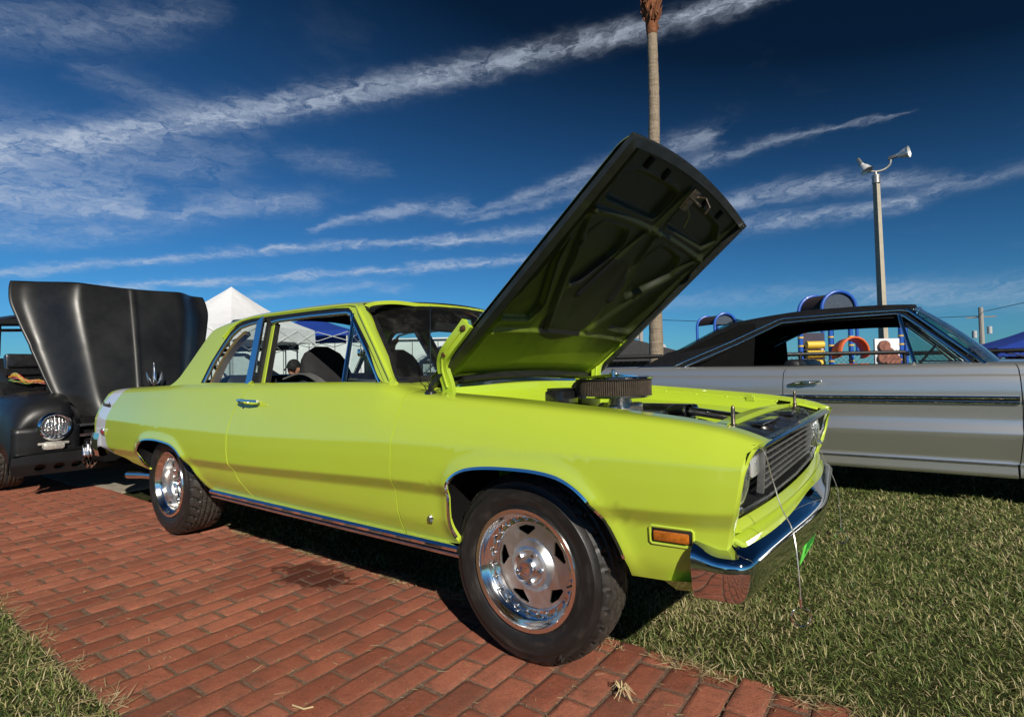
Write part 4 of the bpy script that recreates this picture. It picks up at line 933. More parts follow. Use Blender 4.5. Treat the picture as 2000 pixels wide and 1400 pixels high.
# folded edge all round
loopb = [(-HB, a) for a in np.linspace(a_edge(HB)[0], a_edge(HB)[1], 30)]+[(b, a_edge(b)[1]) for b in np.linspace(-HB, HB, 30)[1:]]+[(HB, a) for a in np.linspace(a_edge(HB)[1], a_edge(HB)[0], 30)[1:]]+[(b, a_edge(b)[0]) for b in np.linspace(HB, -HB, 30)[1:-1]]
def hood_under_mat():
    """darkened lime paint under the hood, turning black towards its front half and a scorched patch over the engine"""
    m = bpy.data.materials.new('hood_underside'); m.use_nodes = True; t = NT(m.node_tree); b = t.n['Principled BSDF']
    p = t.new('ShaderNodeTexCoord').outputs['Object']; x, y, z = t.xyz(p)
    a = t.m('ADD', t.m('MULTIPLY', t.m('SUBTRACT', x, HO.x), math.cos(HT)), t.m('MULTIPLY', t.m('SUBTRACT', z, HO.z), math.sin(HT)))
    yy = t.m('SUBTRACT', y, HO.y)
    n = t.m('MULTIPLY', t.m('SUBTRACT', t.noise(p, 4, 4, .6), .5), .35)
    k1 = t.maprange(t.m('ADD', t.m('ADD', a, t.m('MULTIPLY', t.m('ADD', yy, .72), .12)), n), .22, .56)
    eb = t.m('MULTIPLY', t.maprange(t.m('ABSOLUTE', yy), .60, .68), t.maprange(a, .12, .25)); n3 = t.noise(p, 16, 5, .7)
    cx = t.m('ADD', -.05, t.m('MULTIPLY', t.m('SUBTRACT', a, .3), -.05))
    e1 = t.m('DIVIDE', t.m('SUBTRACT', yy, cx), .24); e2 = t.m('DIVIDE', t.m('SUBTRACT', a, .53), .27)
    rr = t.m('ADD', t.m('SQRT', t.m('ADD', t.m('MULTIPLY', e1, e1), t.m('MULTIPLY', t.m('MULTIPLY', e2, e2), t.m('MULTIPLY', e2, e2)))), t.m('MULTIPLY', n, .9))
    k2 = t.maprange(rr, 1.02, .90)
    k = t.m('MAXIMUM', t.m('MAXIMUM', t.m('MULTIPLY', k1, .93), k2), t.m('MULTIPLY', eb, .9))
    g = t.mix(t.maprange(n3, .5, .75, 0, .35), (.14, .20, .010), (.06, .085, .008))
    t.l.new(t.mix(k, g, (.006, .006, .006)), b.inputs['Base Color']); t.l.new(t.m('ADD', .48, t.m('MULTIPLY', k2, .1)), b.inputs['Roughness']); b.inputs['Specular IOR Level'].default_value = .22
    return m
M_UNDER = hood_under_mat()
M_HEDGE = mat('hood_edge_black', (.016, .018, .016), .4, coat=.2, noise=.4)
mb = MB()
V = []; n = len(loopb)
for (b, a) in loopb:
    c0 = crown(a, b)-.014; sx = 1 if abs(b) < HB-.001 else 1
    ib = b*(1-.045/HB) if abs(b) > HB-.002 else b; ia = min(max(a, a_edge(b)[0]+.03), a_edge(b)[1]-.035)
    V += [hp(a, b, c0-.010), hp(a-(.002 if a > .5 else 0), b*.999, c0-.030), hp(ia, ib, c0-.034), hp(ia, ib, c0-.010)]
F = [(i*4+k, i*4+k+1, ((i+1) % n)*4+k+1, ((i+1) % n)*4+k) for i in range(n) for k in range(3)]
mb.add(V, F); fix_normals(mb.build('hood_edge', M_HEDGE, car, angle=40))
# stamped inner panel: sunken fields between raised ribs
def sdf(P, poly):
    d = dist_poly(P, poly); return np.where(in_poly(P, poly), -d, d)
def rnd_poly(pts, k=6): return [tuple(p) for p in spline([q for a, b in zip(pts, pts[1:]+pts[:1]) for q in (np.array(a)*.86+np.array(b)*.14, np.array(a)*.14+np.array(b)*.86)], 3, True)]
fields = []
for s in (-1, 1):
    m_ = lambda L: [(a, s*b) for a, b in L]
    fields += [rnd_poly(m_([(1.125, .075), (1.125, .50), (1.07, .60), (.995, .56), (.985, .075)])), rnd_poly(m_([(.905, .20), (.895, .44), (.80, .50), (.60, .30), (.63, .22), (.82, .14)])),
               rnd_poly(m_([(.82, .60), (.70, .545), (.47, .37), (.385, .38), (.385, .60), (.44, .635)]))]
ribs = [([(.945, -.60), (.945, .60)], .016), ([(.32, -.62), (.32, .62)], .012), ([(.95, -.60), (.36, -.20)], .026), ([(.95, .60), (.36, .20)], .026), ([(.93, -.06), (.56, -.16)], .02), ([(.93, .06), (.56, .16)], .02), ([(1.15, .0), (.95, 0)], .03)]
def seg(P, a, b):
    a = np.array(a); b = np.array(b); ab = b-a; t = np.clip(((P-a)@ab)/(ab@ab), 0, 1); return np.hypot(*(P-(a+t[:, None]*ab)).T)
ga = np.linspace(.035, 1.215, 170); gb = np.linspace(-.685, .685, 190)
GA, GB = np.meshgrid(ga, gb, indexing='ij'); P2 = np.c_[GA.ravel(), GB.ravel()]
a1 = np.array([a_edge(b)[1]-1.235 for b in P2[:, 1]])
Cc_ = crown(P2[:, 0], P2[:, 1])-.030
for f in fields: s = sdf(P2, f); Cc_ += .020*np.clip(.5-s/.016, 0, 1)**1.5; Cc_ -= .006*np.exp(-((s-.010)/.007)**2)
for (l, w_) in ribs: s = seg(P2, *l); Cc_ -= .016*np.clip(1-(s/w_)**2, 0, 1)
e = np.abs(P2[:, 1])-.62; Cc_ -= .012*np.exp(-(e/.02)**2)
Cc_ += .012*np.clip((.10-P2[:, 0])/.08, 0, 1)
A2 = P2[:, 0]+np.clip((P2[:, 0]-.6)/.6, 0, 1)*a1
V = [hp(a, b, c) for a, b, c in zip(A2, P2[:, 1], Cc_)]; nb_ = len(gb)
F = [(i*nb_+j, (i+1)*nb_+j, (i+1)*nb_+j+1, i*nb_+j+1) for i in range(len(ga)-1) for j in range(nb_-1)]
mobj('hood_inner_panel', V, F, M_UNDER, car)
# slots, latch, rubber seal, bumpers
for b in (-.47, -.28, .22, .43):
    mb = MB(); mb.box((0, 0, 0), (.045, .040, .008), .003); o = mb.build('hood_slot', M_DARK, car); o.location = hp(1.183, b, float(crown(1.17, b))-.033); o.rotation_euler = (0, -HT, 0)
lt = MB(); lt.box((0, 0, 0), (.10, .07, .010), .003); lt.box((.01, 0, -.025), (.012, .05, .05), .003); lt.tube([(.03, .01, -.01), (.05, .01, -.05), (.03, .015, -.085), (.0, .015, -.09)], .005, 8); lt.tube([(-.02, -.01, -.01), (-.05, .02, -.04), (-.10, .05, -.045)], .004, 8)
o = lt.build('hood_latch', MATS['pin_steel'], car, angle=40); o.location = hp(1.16, .04, .0); o.rotation_euler = (0, -HT, 0)
mb = MB(); mb.tube([hp(.035, b, float(crown(0, b))-.050) for b in np.linspace(-.56, .56, 21)], .014, 8); mb.build('hood_rear_seal', M_BLK, car)
# hinges: curved painted arms from the cowl corners up to the hood's side
for s, b0 in ((-1, -.66), (1, .645)):
    k_ = .022*s; pts = [(-.470, b0, .86), (-.472, b0, .93), (-.478, b0+k_, 1.0), (-.462, b0+k_*1.8, 1.045), (-.420, b0+k_*2.4, 1.085), (-.345, b0+k_*2.6, 1.150), (-.315, b0+k_*2.6, 1.18)]
    mb = MB(); mb.tube(spline(pts, 5), 1., up=(0, 1, 0), sec=[(-.027, -.012), (-.024, .012), (-.010, .012), (-.007, .003), (.007, .003), (.010, .012), (.024, .012), (.027, -.012)]); mb.build('hood_hinge', M_LIMEBAY, car, angle=30)
    MB().tube([(p[0]+.004, p[1]-.016, p[2]) for p in pts[1:6]], .0045, 6, up=(0, 1, 0)).build('hinge_rib', M_LIME, car)
    for q in ((-.443, b0+2*k_-.014, 1.062), (-.330, b0+2.6*k_-.014, 1.160)): MB().lathe([(0, -.010), (.009, -.009), (.011, 0), (.015, .002)], 8, 'y', q).build('hinge_bolt', mat('rusty_bolt', (.10, .05, .025), .6, .5, noise=.5) if 'rusty_bolt' not in MATS else MATS['rusty_bolt'], car)
# wiper arms lying at the glass foot
for y0, y1 in ((-.42, .05), (.15, .60)):
    MB().tube([ws(y0/.7, 0.0)[:2]+(.972,), (ws(y1/.7, .10)[0], y1, ws(y1/.7, .08)[2]+.02)], [.008, .004], 6).build('wiper_arm', M_CHROME2, car)
    MB().tube([(ws((y1-.30)/.7, .06)[0]+.01, y1-.30, 1.0), (ws((y1+.06)/.7, .12)[0]+.012, y1+.06, 1.008)], .005, 6).build('wiper_blade', M_BLK, car)
# ================================================================== nose
half_loop = [(.772, .0, .795), (.762, .40, .792), (.744, .772, .779), (.731, .820, .766), (.717, .840, .72), (.706, .842, .66), (.690, .805, .605), (.678, .755, .568), (.700, .45, .562), (.708, 0, .560)]
def loop_pts(off=0., dx=0.):
    cy, cz = 0, .675; L = [(x+dx, y, z) for x, y, z in half_loop]; L = L+[(x, -y, z) for x, y, z in L[::-1][1:-1]]
    out = []
    for i, p in enumerate(L):
        a, b = L[i-1], L[(i+1) % len(L)]; t = np.array([b[1]-a[1], b[2]-a[2]]); t /= max(np.linalg.norm(t), 1e-6); nrm = np.array([-t[1], t[0]])
        if nrm@np.array([p[1]*.3, p[2]-cz]) < 0: nrm = -nrm
        out.append((p[0], p[1]+nrm[0]*off, p[2]+nrm[1]*off))
    return out
def ring_strip(A, B): 
    n = len(A); V = list(A)+list(B); return V, [(i, (i+1) % n, n+(i+1) % n, n+i) for i in range(n)]
mb = MB(); mb.tube(loop_pts(-.013, -.004), 1., closed=True, up=(1, 0, 0), sec=[(-.007, -.008), (.007, -.010), (.008, -.003), (0, .002), (-.007, .0)]); mb.build('grille_surround', M_CHROME2, car, angle=40)
mb = MB(); mb.add(*ring_strip(loop_pts(-.012), loop_pts(-.022, -.075))); mb.build('grille_shroud', mat('grille_black', (.012, .012, .012), .35, noise=.3), car)
mb = MB(); L = loop_pts(-.02, -.078); mb.add(L, [tuple(range(len(L)))]); mb.build('grille_backing', M_DARK, car)
# painted nose face from the fender's front edge in to the surround
for s in (-1, 1):
    fnn = side_fn(s); FE = XZ([(.617, .404), (.652, .44), (.668, .50), (.676, .55), (.690, .593), (.700, .632), (.714, .707), (.726, .765)])+[(.736, 7.2), (.743, 7.9), (.749, 8.6), (.751, 9.3), (.749, 10)]
    IN = [(.60, .775, .39), (.640, .775, .43), (.664, .770, .50), (.668, .757, .545), (.676, .764, .574), (.688, .807, .609), (.704, .842, .667), (.717, .846, .72), (.731, .838, .760), (.737, .830, .774), (.742, .79, .778), (.745, .74, .784), (.750, .68, .787)]
    fe = []; inn = []
    for i in range(len(FE)-1):
        for j in range(4): t_ = j/4; fe.append([FE[i][k]*(1-t_)+FE[i+1][k]*t_ for k in (0, 1)]); inn.append([IN[i][k]*(1-t_)+IN[i+1][k]*t_ for k in (0, 1, 2)])
    fe.append(FE[-1]); inn.append(list(IN[-1])); fe = np.array(fe); Pf = fnn(fe[:, 0], fe[:, 1]); Pi = np.array(inn)*np.array([1, s, 1])
    mb = MB(); mb.grid(lambda u, v: tuple(Pf[u]*(1-v)+Pi[u]*v+np.array([.010*math.sin(math.pi*v), 0, 0])), list(range(len(Pf))), np.linspace(0, 1, 7)); fix_normals(mb.build('nose_face', M_LIME, car, angle=70))
mb = MB(); mb.grid(lambda u, v: (.768-.030*(abs(u)/.80)**2.2-.030*v, u, .793-.010*(abs(u)/.80)**2-.004*v), np.linspace(-.79, .79, 25), np.linspace(0, 1, 4)); mb.build('grille_header', M_CHROME2, car)
# louvre bars, side posts, lamps
M_BARS = mat('anodised_bars', (.42, .43, .44), .28, .80, noise=.08)
gx0 = .682
mb = MB()
for s in (-1, 1): mb.tube([(gx0+.010, s*.485, .748), (gx0-.004, s*.475, .592)], 1., up=(1, 0, 0), sec=RECT(.006, .010))
mb.tube([(gx0+.02, y, .757) for y in (-.60, .60)], 1., up=(0, 0, 1), sec=[(-.012, -.005), (.012, -.005), (.014, .003), (-.010, .006)]); mb.build('grille_frame', M_BARS, car, angle=30)
for k in range(7):
    z = .734-.0225*k; w2 = .472-.002*k; x = gx0+.008-.0022*k
    MB().tube([(x, y, z) for y in (-w2, 0, w2)], 1., up=(0, 0, 1), sec=[(-.014, .004), (.010, -.005), (.012, -.001), (-.008, .007)]).build('grille_bar', M_BARS, car, angle=30)
mb = MB()
for y in (-.27, 0, .27): mb.tube([(gx0-.004, y, .745), (gx0-.014, y, .59)], .004, 6)
mb.build('grille_brace', M_BLKPAINT, car)
for s in (-1, 1):
    mb = MB(); mb.box((gx0-.008, s*.555, .702), (.026, .080, .088), .006); mb.build('turn_lamp', M_LENS, car)
    mb = MB(); mb.box((gx0-.016, s*.555, .702), (.026, .094, .102), .005); mb.build('lamp_bezel', M_CHROME2, car)
    hl_ = MB(); hl_.lathe([(0, .030), (.03, .0285), (.06, .021), (.080, .008), (.086, -.004)], 48, 'x', (.0, 0, 0)); o = hl_.build('headlight', M_LENS, car); o.location = (.668, s*.715, .672); o.rotation_euler = (0, R(3), 0)
    hr = MB(); hr.lathe([(.086, -.010), (.090, .004), (.096, .004), (.099, -.004), (.099, -.05)], 48, 'x'); o = hr.build('headlight_ring', M_CHROME, car, angle=40); o.location = (.668, s*.715, .672); o.rotation_euler = (0, R(3), 0)
    mb = MB(); mb.box((.685, s*.79, .605), (.03, .02, .02), .004); mb.build('headlight_screw', M_CHROME2, car)
# lower nose: folded pan under the grille, dark gap, valance above the bumper
def sweep_y(name, sec, mt, ymax=.80, bow=.045, x0=.667, taper=0., n=25, ang=30):
    mb = MB(); ys = np.linspace(-ymax, ymax, n)
    mb.grid(lambda u, v: (x0+bow*(1-(abs(u)/ymax)**2.4)+sec[v][0], u, sec[v][1]), ys, list(range(len(sec))))
    for e_ in (-ymax, ymax): mb.add([(x0+q[0], e_, q[1]) for q in sec]+[(x0-.04, e_, sec[-1][1]), (x0-.04, e_, sec[0][1])], [tuple(range(len(sec)+2))])
    return fix_normals(mb.build(name, mt, car, angle=ang))
sweep_y('grille_pan', [(.002, .566), (.014, .560), (.024, .548), (.024, .541), (.006, .535), (-.03, .533)], M_LIME, .765)
sweep_y('valance_gap', [(-.02, .540), (-.01, .520), (-.02, .50)], M_DARK, .765)
sweep_y('front_valance', [(-.03, .528), (.016, .524), (.032, .516), (.038, .500), (.030, .470), (-.005, .43), (-.02, .36)], M_LIME, .775, ang=25)
for s in (-1, 1):
    mb = MB(); mb.grid(lambda u, v: (.50+.16*u, s*(.85-.10*v), .40+.02*u-.06*v), np.linspace(0, 1, 4), np.linspace(0, 1, 4)); mb.build('lower_fender_return', M_LIME, car)
# ------------------------------------------------------------------ bumper
pc = [(.585, -.872), (.640, -.872), (.690, -.866), (.722, -.845), (.737, -.79), (.752, -.62), (.770, -.42), (.790, -.2), (.800, 0)]
pc = pc+[(x, -y) for x, y in pc[::-1][1:]]
path2 = spline(pc, 5)
secb = [(-.088, .038), (-.062, .045), (-.012, .020), (-.003, .012), (.003, .001), (.003, -.018), (-.004, -.050), (-.014, -.080), (-.027, -.100), (-.044, -.108), (-.060, -.106), (-.066, -.098), (-.042, -.090), (-.03, -.03), (-.03, .015), (-.086, .030)]
V = []; K = len(secb); N_ = len(path2)
for i, (x, y) in enumerate(path2):
    a = path2[max(i-1, 0)]; b = path2[min(i+1, N_-1)]; t = np.array(b)-np.array(a); t /= np.linalg.norm(t); nx, ny = t[1], -t[0]
    endf = min(1, min(i, N_-1-i)/6.); zc = .474+.0*endf; hs = .96+.04*endf
    for (o_, dz_) in secb: 
        k = .55+.45*endf if o_ < 0 else 1
        V.append((x+nx*o_*k, y+ny*o_*k, zc+dz_*hs+.012*(1-endf)*(dz_ > 0)))
F = [(i*K+j, i*K+(j+1) % K, (i+1)*K+(j+1) % K, (i+1)*K+j) for i in range(N_-1) for j in range(K)]+[tuple(range(K)), tuple((N_-1)*K+k for k in range(K))[::-1]]
bmp = fix_normals(mobj('front_bumper', V, F, M_CHROME, car, True, 55))
md = bmp.modifiers.new('bev', 'BEVEL'); md.width = .004; md.segments = 2; md.limit_method = 'ANGLE'; md.angle_limit = R(30)
# bright green tag under the bumper
M_TAG = mat('fluorescent_green', (.16, .75, .10), .5, emit=None)
pb = MB(); pb.box((0, 0, 0), (.006, .30, .13), .002); pt_o = pb.build('licence_plate', M_TAG, car); pt_o.location = (.738, .06, .325); pt_o.rotation_euler = (0, R(14), 0)
pb = MB()
for k, (y, h_) in enumerate(((-.10, .07), (-.06, .05), (-.02, .07), (.03, .06), (.07, .07), (.11, .05))): pb.box((.005, y, 0), (.002, .022, h_), 0); pb.box((.0052, y+.008, .012), (.002, .014, .012), 0)
o = pb.build('plate_lettering', mat('plate_green_dark', (.02, .22, .03), .5), car, False); o.location = pt_o.location; o.rotation_euler = pt_o.rotation_euler
# lanyards hanging from the hood pins with their spring rings
M_WIRE = mat('steel_cable', (.62, .60, .56), .35, .8)
def lanyard(pts, ring):
    MB().tube(spline(pts, 8), .0016, 6).build('pin_lanyard', M_WIRE, car)
    mb = MB(); c = Vector(ring); rr = .024
    mb.tube([(c.x+rr*.85*math.cos(a), c.y+rr*.6*math.cos(a), c.z+rr*math.sin(a)) for a in np.linspace(0, 2*math.pi, 25)[:-1]], .0020, 6, closed=True, up=(.57, -.8, .1)); mb.tube([(c.x, c.y, c.z+rr), (c.x, c.y, c.z+rr+.03)], .0035, 6); mb.lathe([(0, -.005), (.006, 0), (0, .005)], 8, 'z', (c.x+.002, c.y, c.z-rr)); mb.build('pin_clip', M_CHROME, car)
lanyard([(.62, -.545, .80), (.68, -.66, .795), (.752, -.775, .770), (.766, -.74, .69), (.785, -.735, .615), (.806, -.72, .560), (.818, -.735, .510), (.825, -.745, .43), (.826, -.745, .385)], (.826, -.742, .338))
lanyard([(.62, .55, .80), (.68, .30, .806), (.740, .08, .800), (.768, -.02, .745), (.795, .08, .620), (.815, .14, .545), (.824, .18, .48), (.826, .21, .37), (.826, .21, .34)], (.828, .215, .300))
# ================================================================== interior of the coupe
M_SEAT = mat('seat_cloth', (.010, .010, .011), .75, noise=.3, bump=.4, bscale=200)
for s, sx in ((-1, -1.62), (1, -1.74)):
    mb = MB()
    prof = [(.0, .235), (.12, .24), (.30, .23), (.45, .21), (.55, .17), (.60, .11), (.62, .04)]
    def back(u, v):   # u angle round, v height
        h = .60*v; wv = float(np.interp(h, [0, .30, .45, .52, .57, .60], [.19, .185, .165, .145, .11, .04])); dv = float(np.interp(h, [0, .45, .60], [.085, .055, .015]))
        cc, ss_ = math.cos(u), math.sin(u); q = lambda t: math.copysign(abs(t)**.6, t)
        return (sx+dv*q(cc)-.26*h+.0, s*.36+wv*q(ss_), .56+h)
    mb.grid(back, np.linspace(0, 2*math.pi, 33), np.linspace(0, 1, 16)); fix_normals(mb.build('seat_back', M_SEAT, car))
    mb = MB(); mb.box((sx+.28, s*.36, .52), (.54, .50, .16), .05); mb.build('seat_cushion', M_SEAT, car)
mb = MB(); mb.box((-2.45, 0, .80), (.18, 1.25, .40), .06, Matrix.Rotation(R(-12), 3, 'Y')); mb.box((-2.20, 0, .60), (.5, 1.25, .16), .05); mb.build('rear_seat', M_VINYL, car)
mb = MB(); mb.grid(lambda u, v: (-.74+.13*(1-(u/.68)**2)-.34*v, u, .953-.05*v+.015*math.sin(v*3)-.10*max(0, v-.85)*6), np.linspace(-.68, .68, 13), np.linspace(0, 1, 8)); mb.build('dashboard', M_VINYL, car)
sw = MB(); c = Vector((-1.20, .36, .93)); n_ = Vector((-.9, 0, .45)).normalized(); e1 = Vector((0, 1, 0)); e2 = n_.cross(e1)
sw.tube([c+e1*.20*math.cos(a)+e2*.20*math.sin(a) for a in np.linspace(0, 2*math.pi, 41)[:-1]], .011, 8, closed=True, up=n_[:]); sw.tube([c-e1*.19, c-n_*.02, c+e1*.19], .010, 6); sw.tube([c-n_*.02, c-n_*.30], .02, 8); sw.build('steering_wheel', M_BLKPAINT, car)
mb = MB(); mb.box((-1.07, -.02, 1.250), (.03, .20, .060), .012); mb.tube([(-1.07, -.02, 1.27), (-1.05, .0, 1.345)], .006, 6); mb.build('rear_view_mirror', M_VINYL, car)
# shoulder belt over the near seat
MB().tube(spline([(-1.80, -.58, .97), (-1.68, -.54, 1.0), (-1.58, -.50, .95), (-1.50, -.42, .82)], 6), 1., up=(0, 1, 0), sec=RECT(.004, .024)).build('seat_belt', mat('belt_grey', (.10, .10, .10), .45, noise=.2), car)
# paper sign hanging at the far side of the dash
M_SIGN = mat('teal_card', (.20, .52, .50), .6)
# ================================================================== silver hardtop
sv = thing('silver_hardtop', 'silver two door hardtop with black vinyl roof parked on grass behind the lime coupe', 'car', (0, 3.45, 0))
M_SILV = car_paint('silver_paint', (.66, .67, .65), rough=.34, coat=.6, dust=.0, metal=.82)
M_VROOF = mat('black_vinyl_roof', (.005, .0055, .007), .7, noise=.2, bump=.4, bscale=300, spec=.3)
KZ = [(.205, .865), (.225, .882), (.292, .880), (.302, .886), (.315, .882), (.40, .914), (.497, .948), (.512, .950), (.56, .930), (.60, .921), (.65, .926), (.70, .932), (.757, .938), (.80, .938), (.85, .932), (.893, .920), (.905, .908), (.945, .900), (.968, .885), (.982, .860), (.990, .80)]
kzz = np.array([k[0] for k in KZ]); kww = np.array([k[1] for k in KZ])
def sv_fn(sgn):
    def f(X, s):
        K = len(KZ); z = 0; W = 0; wt = 0
        for dlt, wgt in zip(np.linspace(-1, 1, 7), (.3, .7, 1, 1.1, 1, .7, .3)):
            t = s+dlt*.35; i = np.clip(np.floor(t).astype(int), 0, K-2); q = t-i
            z = z+wgt*(kzz[i]*(1-q)+kzz[i+1]*q); W = W+wgt*(kww[i]*(1-q)+kww[i+1]*q); wt += wgt
        z = z/wt; W = W/wt
        tap = .02*np.clip(X-1.6, 0, 2)**2+.03*np.clip(-1.4-X, 0, 3)**2
        drop = -.018*np.clip(X-1.5, 0, 2)*np.clip((z-.5)/.4, 0, 1)+np.clip(.2-X, 0, 2)*.012*np.clip((z-.5)/.4, 0, 1)
        return np.stack([X, sgn*(W-tap), z+drop], 1)
    return f
_ss = np.linspace(0, len(KZ)-1.01, 300)
def sv_s(x, z):
    return float(np.interp(z, sv_fn(1)(np.full(300, x), _ss)[:, 2], _ss))
def SXZ(L): return [(x, sv_s(x, z)) for x, z in L]
def arch(cx, r, z0=.33, zb=.30, flat=.86):
    return [(cx+r*math.cos(a), z0+r*flat*math.sin(a)) for a in np.linspace(R(-5), R(185), 20)]
TP = len(KZ)-1.6
sd_out = SXZ([(.230, .305), (.226, .60), (.226, .80), (.230, .93)])+[(.262, TP-.6), (.262, TP)]+[(x, TP) for x in np.linspace(.5, 1.60, 8)]+[(1.618, TP-.6)]+SXZ([(1.634, .93), (1.640, .80), (1.645, .66), (1.640, .50), (1.622, .305)])
ff_out = SXZ([(1.628, .215), (1.628, .305), (1.646, .50), (1.651, .66), (1.646, .80), (1.640, .93)])+[(1.624, TP-.6), (1.606, TP)]+[(x, TP) for x in np.linspace(1.9, 2.85, 8)]+SXZ([(2.92, .80), (2.90, .50), (2.86, .34), (2.56, .28)])+SXZ(arch(2.12, .42))+SXZ([(1.70, .215)])
qq_out = SXZ([(.224, .215), (.224, .305), (.220, .60), (.220, .80), (.224, .93)])+[(.256, TP-.6), (.256, TP)]+[(x, TP) for x in np.linspace(.1, -2.8, 14)]+SXZ([(-2.86, .90), (-2.88, .70), (-2.84, .45), (-2.6, .36), (-1.4, .30)])+SXZ(arch(-.86, .40)[::-1])+SXZ([(-.44, .215)])
for sgn in (-1, 1):
    fn = sv_fn(sgn); fl = sgn > 0; rs_ = .035 if sgn < 0 else .07
    panel('door', sd_out, fn, M_SILV, sv, rs_, flip=fl, scale=(1, .05), flange=.018)
    panel('front_fender', ff_out, fn, M_SILV, sv, rs_, flip=fl, scale=(1, .05), flange=.018)
    panel('quarter_panel', qq_out[::-1], fn, M_SILV, sv, rs_, flip=fl, scale=(1, .05), flange=.018)
    panel('sill_panel', SXZ([(.232, .209), (1.620, .209), (1.612, .300), (.232, .300)]), fn, M_SILV, sv, rs_, flip=fl, scale=(1, .05), flange=.018)
    for z, w_ in ((.748, .010), (.714, .008)): MB().tube([(x, sgn*(.937+w_*.6), z) for x in np.linspace(-.35, 1.632, 12)], 1., up=(0, 0, 1), sec=[(-.008, -w_), (.004, -w_), (.008, 0), (.004, w_), (-.008, w_)] if sgn > 0 else [(.008, -w_), (-.004, -w_), (-.008, 0), (-.004, w_), (.008, w_)]).build('side_moulding', M_CHROME, sv, angle=40)
    MB().tube([(x, sgn*.934, .731) for x in np.linspace(-.35, 1.632, 12)], .008, 6).build('moulding_inlay', M_BLKPAINT, sv)
    MB().tube([(x, sgn*.937, .731) for x in np.linspace(1.662, 2.6, 6)], .017, 8).build('side_moulding', M_CHROME, sv)
    MB().tube([(x, sgn*.885, .2965) for x in np.linspace(-.42, 1.615, 8)], .0045, 6).build('sill_moulding', M_CHROME2, sv)
    mb = MB(); mb.tube([(.262, sgn*.93, .834), (.31, sgn*.965, .852), (.36, sgn*.972, .862), (.50, sgn*.968, .866)], 1., up=(0, 0, 1), sec=[(-.010, -.004), (.010, -.004), (.010, .004), (-.010, .004)]); mb.tube([(.50, sgn*.968, .866), (.44, sgn*.955, .846), (.37, sgn*.945, .838)], .006, 8)
    mb.tube([(.275, sgn*.93, .835), (.37, sgn*.945, .838)], 1., up=(0, 0, 1), sec=[(-.014, -.010), (.012, -.010), (.012, .010), (-.014, .010)]); mb.box((.385, sgn*.955, .852), (.07, .03, .022), .006); mb.build('door_handle', M_CHROME2, sv, angle=40)
core = MB(); core.box((.92, 0, .56), (1.9, 1.62, .62), .02); core.box((-1.9, 0, .62), (1.5, 1.5, .5), .02); core.box((2.1, 0, .65), (.6, 1.2, .4), .02); core.box((-.2, 0, .36), (5.2, 1.1, .2), .02)
for s in (-1, 1): core.box((.9, s*.80, .80), (1.3, .10, .30), .01); core.box((-.3, s*.80, .82), (.9, .10, .24), .01)
core.build('floor_and_inner_shell', M_DARK, sv)
for wx in (-.86, 2.12):
    for s in (-1, 1):
        src = [o for o in car.children if o.name.startswith('wheel') and not o.name.startswith('wheel_')][0]
        wo = src.copy(); col.objects.link(wo); wo.parent = sv; wo.location = (wx, s*.76, .33); wo.scale = (1, -1 if s > 0 else 1, 1)
        for ch in src.children:
            c2_ = ch.copy(); col.objects.link(c2_); c2_.parent = wo
# greenhouse
SGK = [(0, 1.475), (.3, 1.472), (.50, 1.462), (.60, 1.444), (.648, 1.418), (.668, 1.392), (.76, 1.186), (.845, .995), (.852, .96)]
def sgh(X, v):
    a = np.abs(v); K = len(SGK); W = 0; z = 0; wt = 0; wwt = np.array([g[0] for g in SGK]); zzt = np.array([g[1] for g in SGK])
    for dlt, wgt in zip(np.linspace(-1, 1, 5), (.5, 1, 1.1, 1, .5)):
        t = np.clip(np.abs(a+dlt*.4), 0, K-1.001); i = np.floor(t).astype(int); f = t-i
        W = W+wgt*(wwt[i]*(1-f)+wwt[i+1]*f); z = z+wgt*(zzt[i]*(1-f)+zzt[i+1]*f); wt += wgt
    W = W/wt; z = z/wt; top = np.clip((z-1.0)/.4, 0, 1)
    dz = -.12*np.clip(.45-X, 0, 3)**1.6-.10*np.clip(X-.75, 0, 1)**1.7
    return np.stack([X, np.sign(v)*W, z+dz*top], 1)
_sg = np.linspace(0, 8, 400)
def sg_of(x, z): return float(np.interp(-z, -sgh(np.full(400, x), _sg)[:, 2], _sg))
def SV(pts): return [(x, sg_of(x, z)) for x, z in pts]
def son(pts, sgn, off=0., drop=None):
    out = []
    for x, z in pts:
        p = sgh(np.array([x]), np.array([sgn*sg_of(x, z)]))[0]; out.append((p[0], p[1]+sgn*off*.92, p[2]+off*.38))
    return out
sDLO = [(-.575, 1.001), (-.17, 1.180), (.165, 1.335), (.20, 1.346), (.54, 1.358), (.985, 1.362), (1.035, 1.345), (1.25, 1.142), (1.405, .985)]
shalf = SV([(1.470, .972), (1.36, 1.075), (1.20, 1.228)])+[(1.085, 4.9), (1.070, 4.0), (1.085, 2.5), (1.11, 1.2), (1.115, .3)]
sq = [(-.20, .3), (-.21, 1.5), (-.235, 3.0), (-.29, 4.0)]+[(-.40, 4.9), (-.60, 5.6)]+SV([(-.80, 1.13)])+[(-1.02, 7.0), (-1.02, 7.8)]
so = shalf+[(x, -v) for x, v in shalf[::-1]]+[(1.47, -7.8), (-1.02, -7.8)]+[(x, -v) for x, v in sq[::-1]][1:]+sq+[(1.47, 7.8)]
shl = SV(sDLO)
panel('roof', so, sgh, M_VROOF, sv, .045, holes=(shl, [(x, -v) for x, v in shl]), scale=(1, .16), flange=.02)
mb = MB(); mb.grid(lambda u, v: tuple(sgh(np.array([u]), np.array([v]))[0]-np.array([0, 0, .035])), np.linspace(-.2, 1.05, 10), np.linspace(-5, 5, 17)); mb.build('headliner', M_DARK, sv)
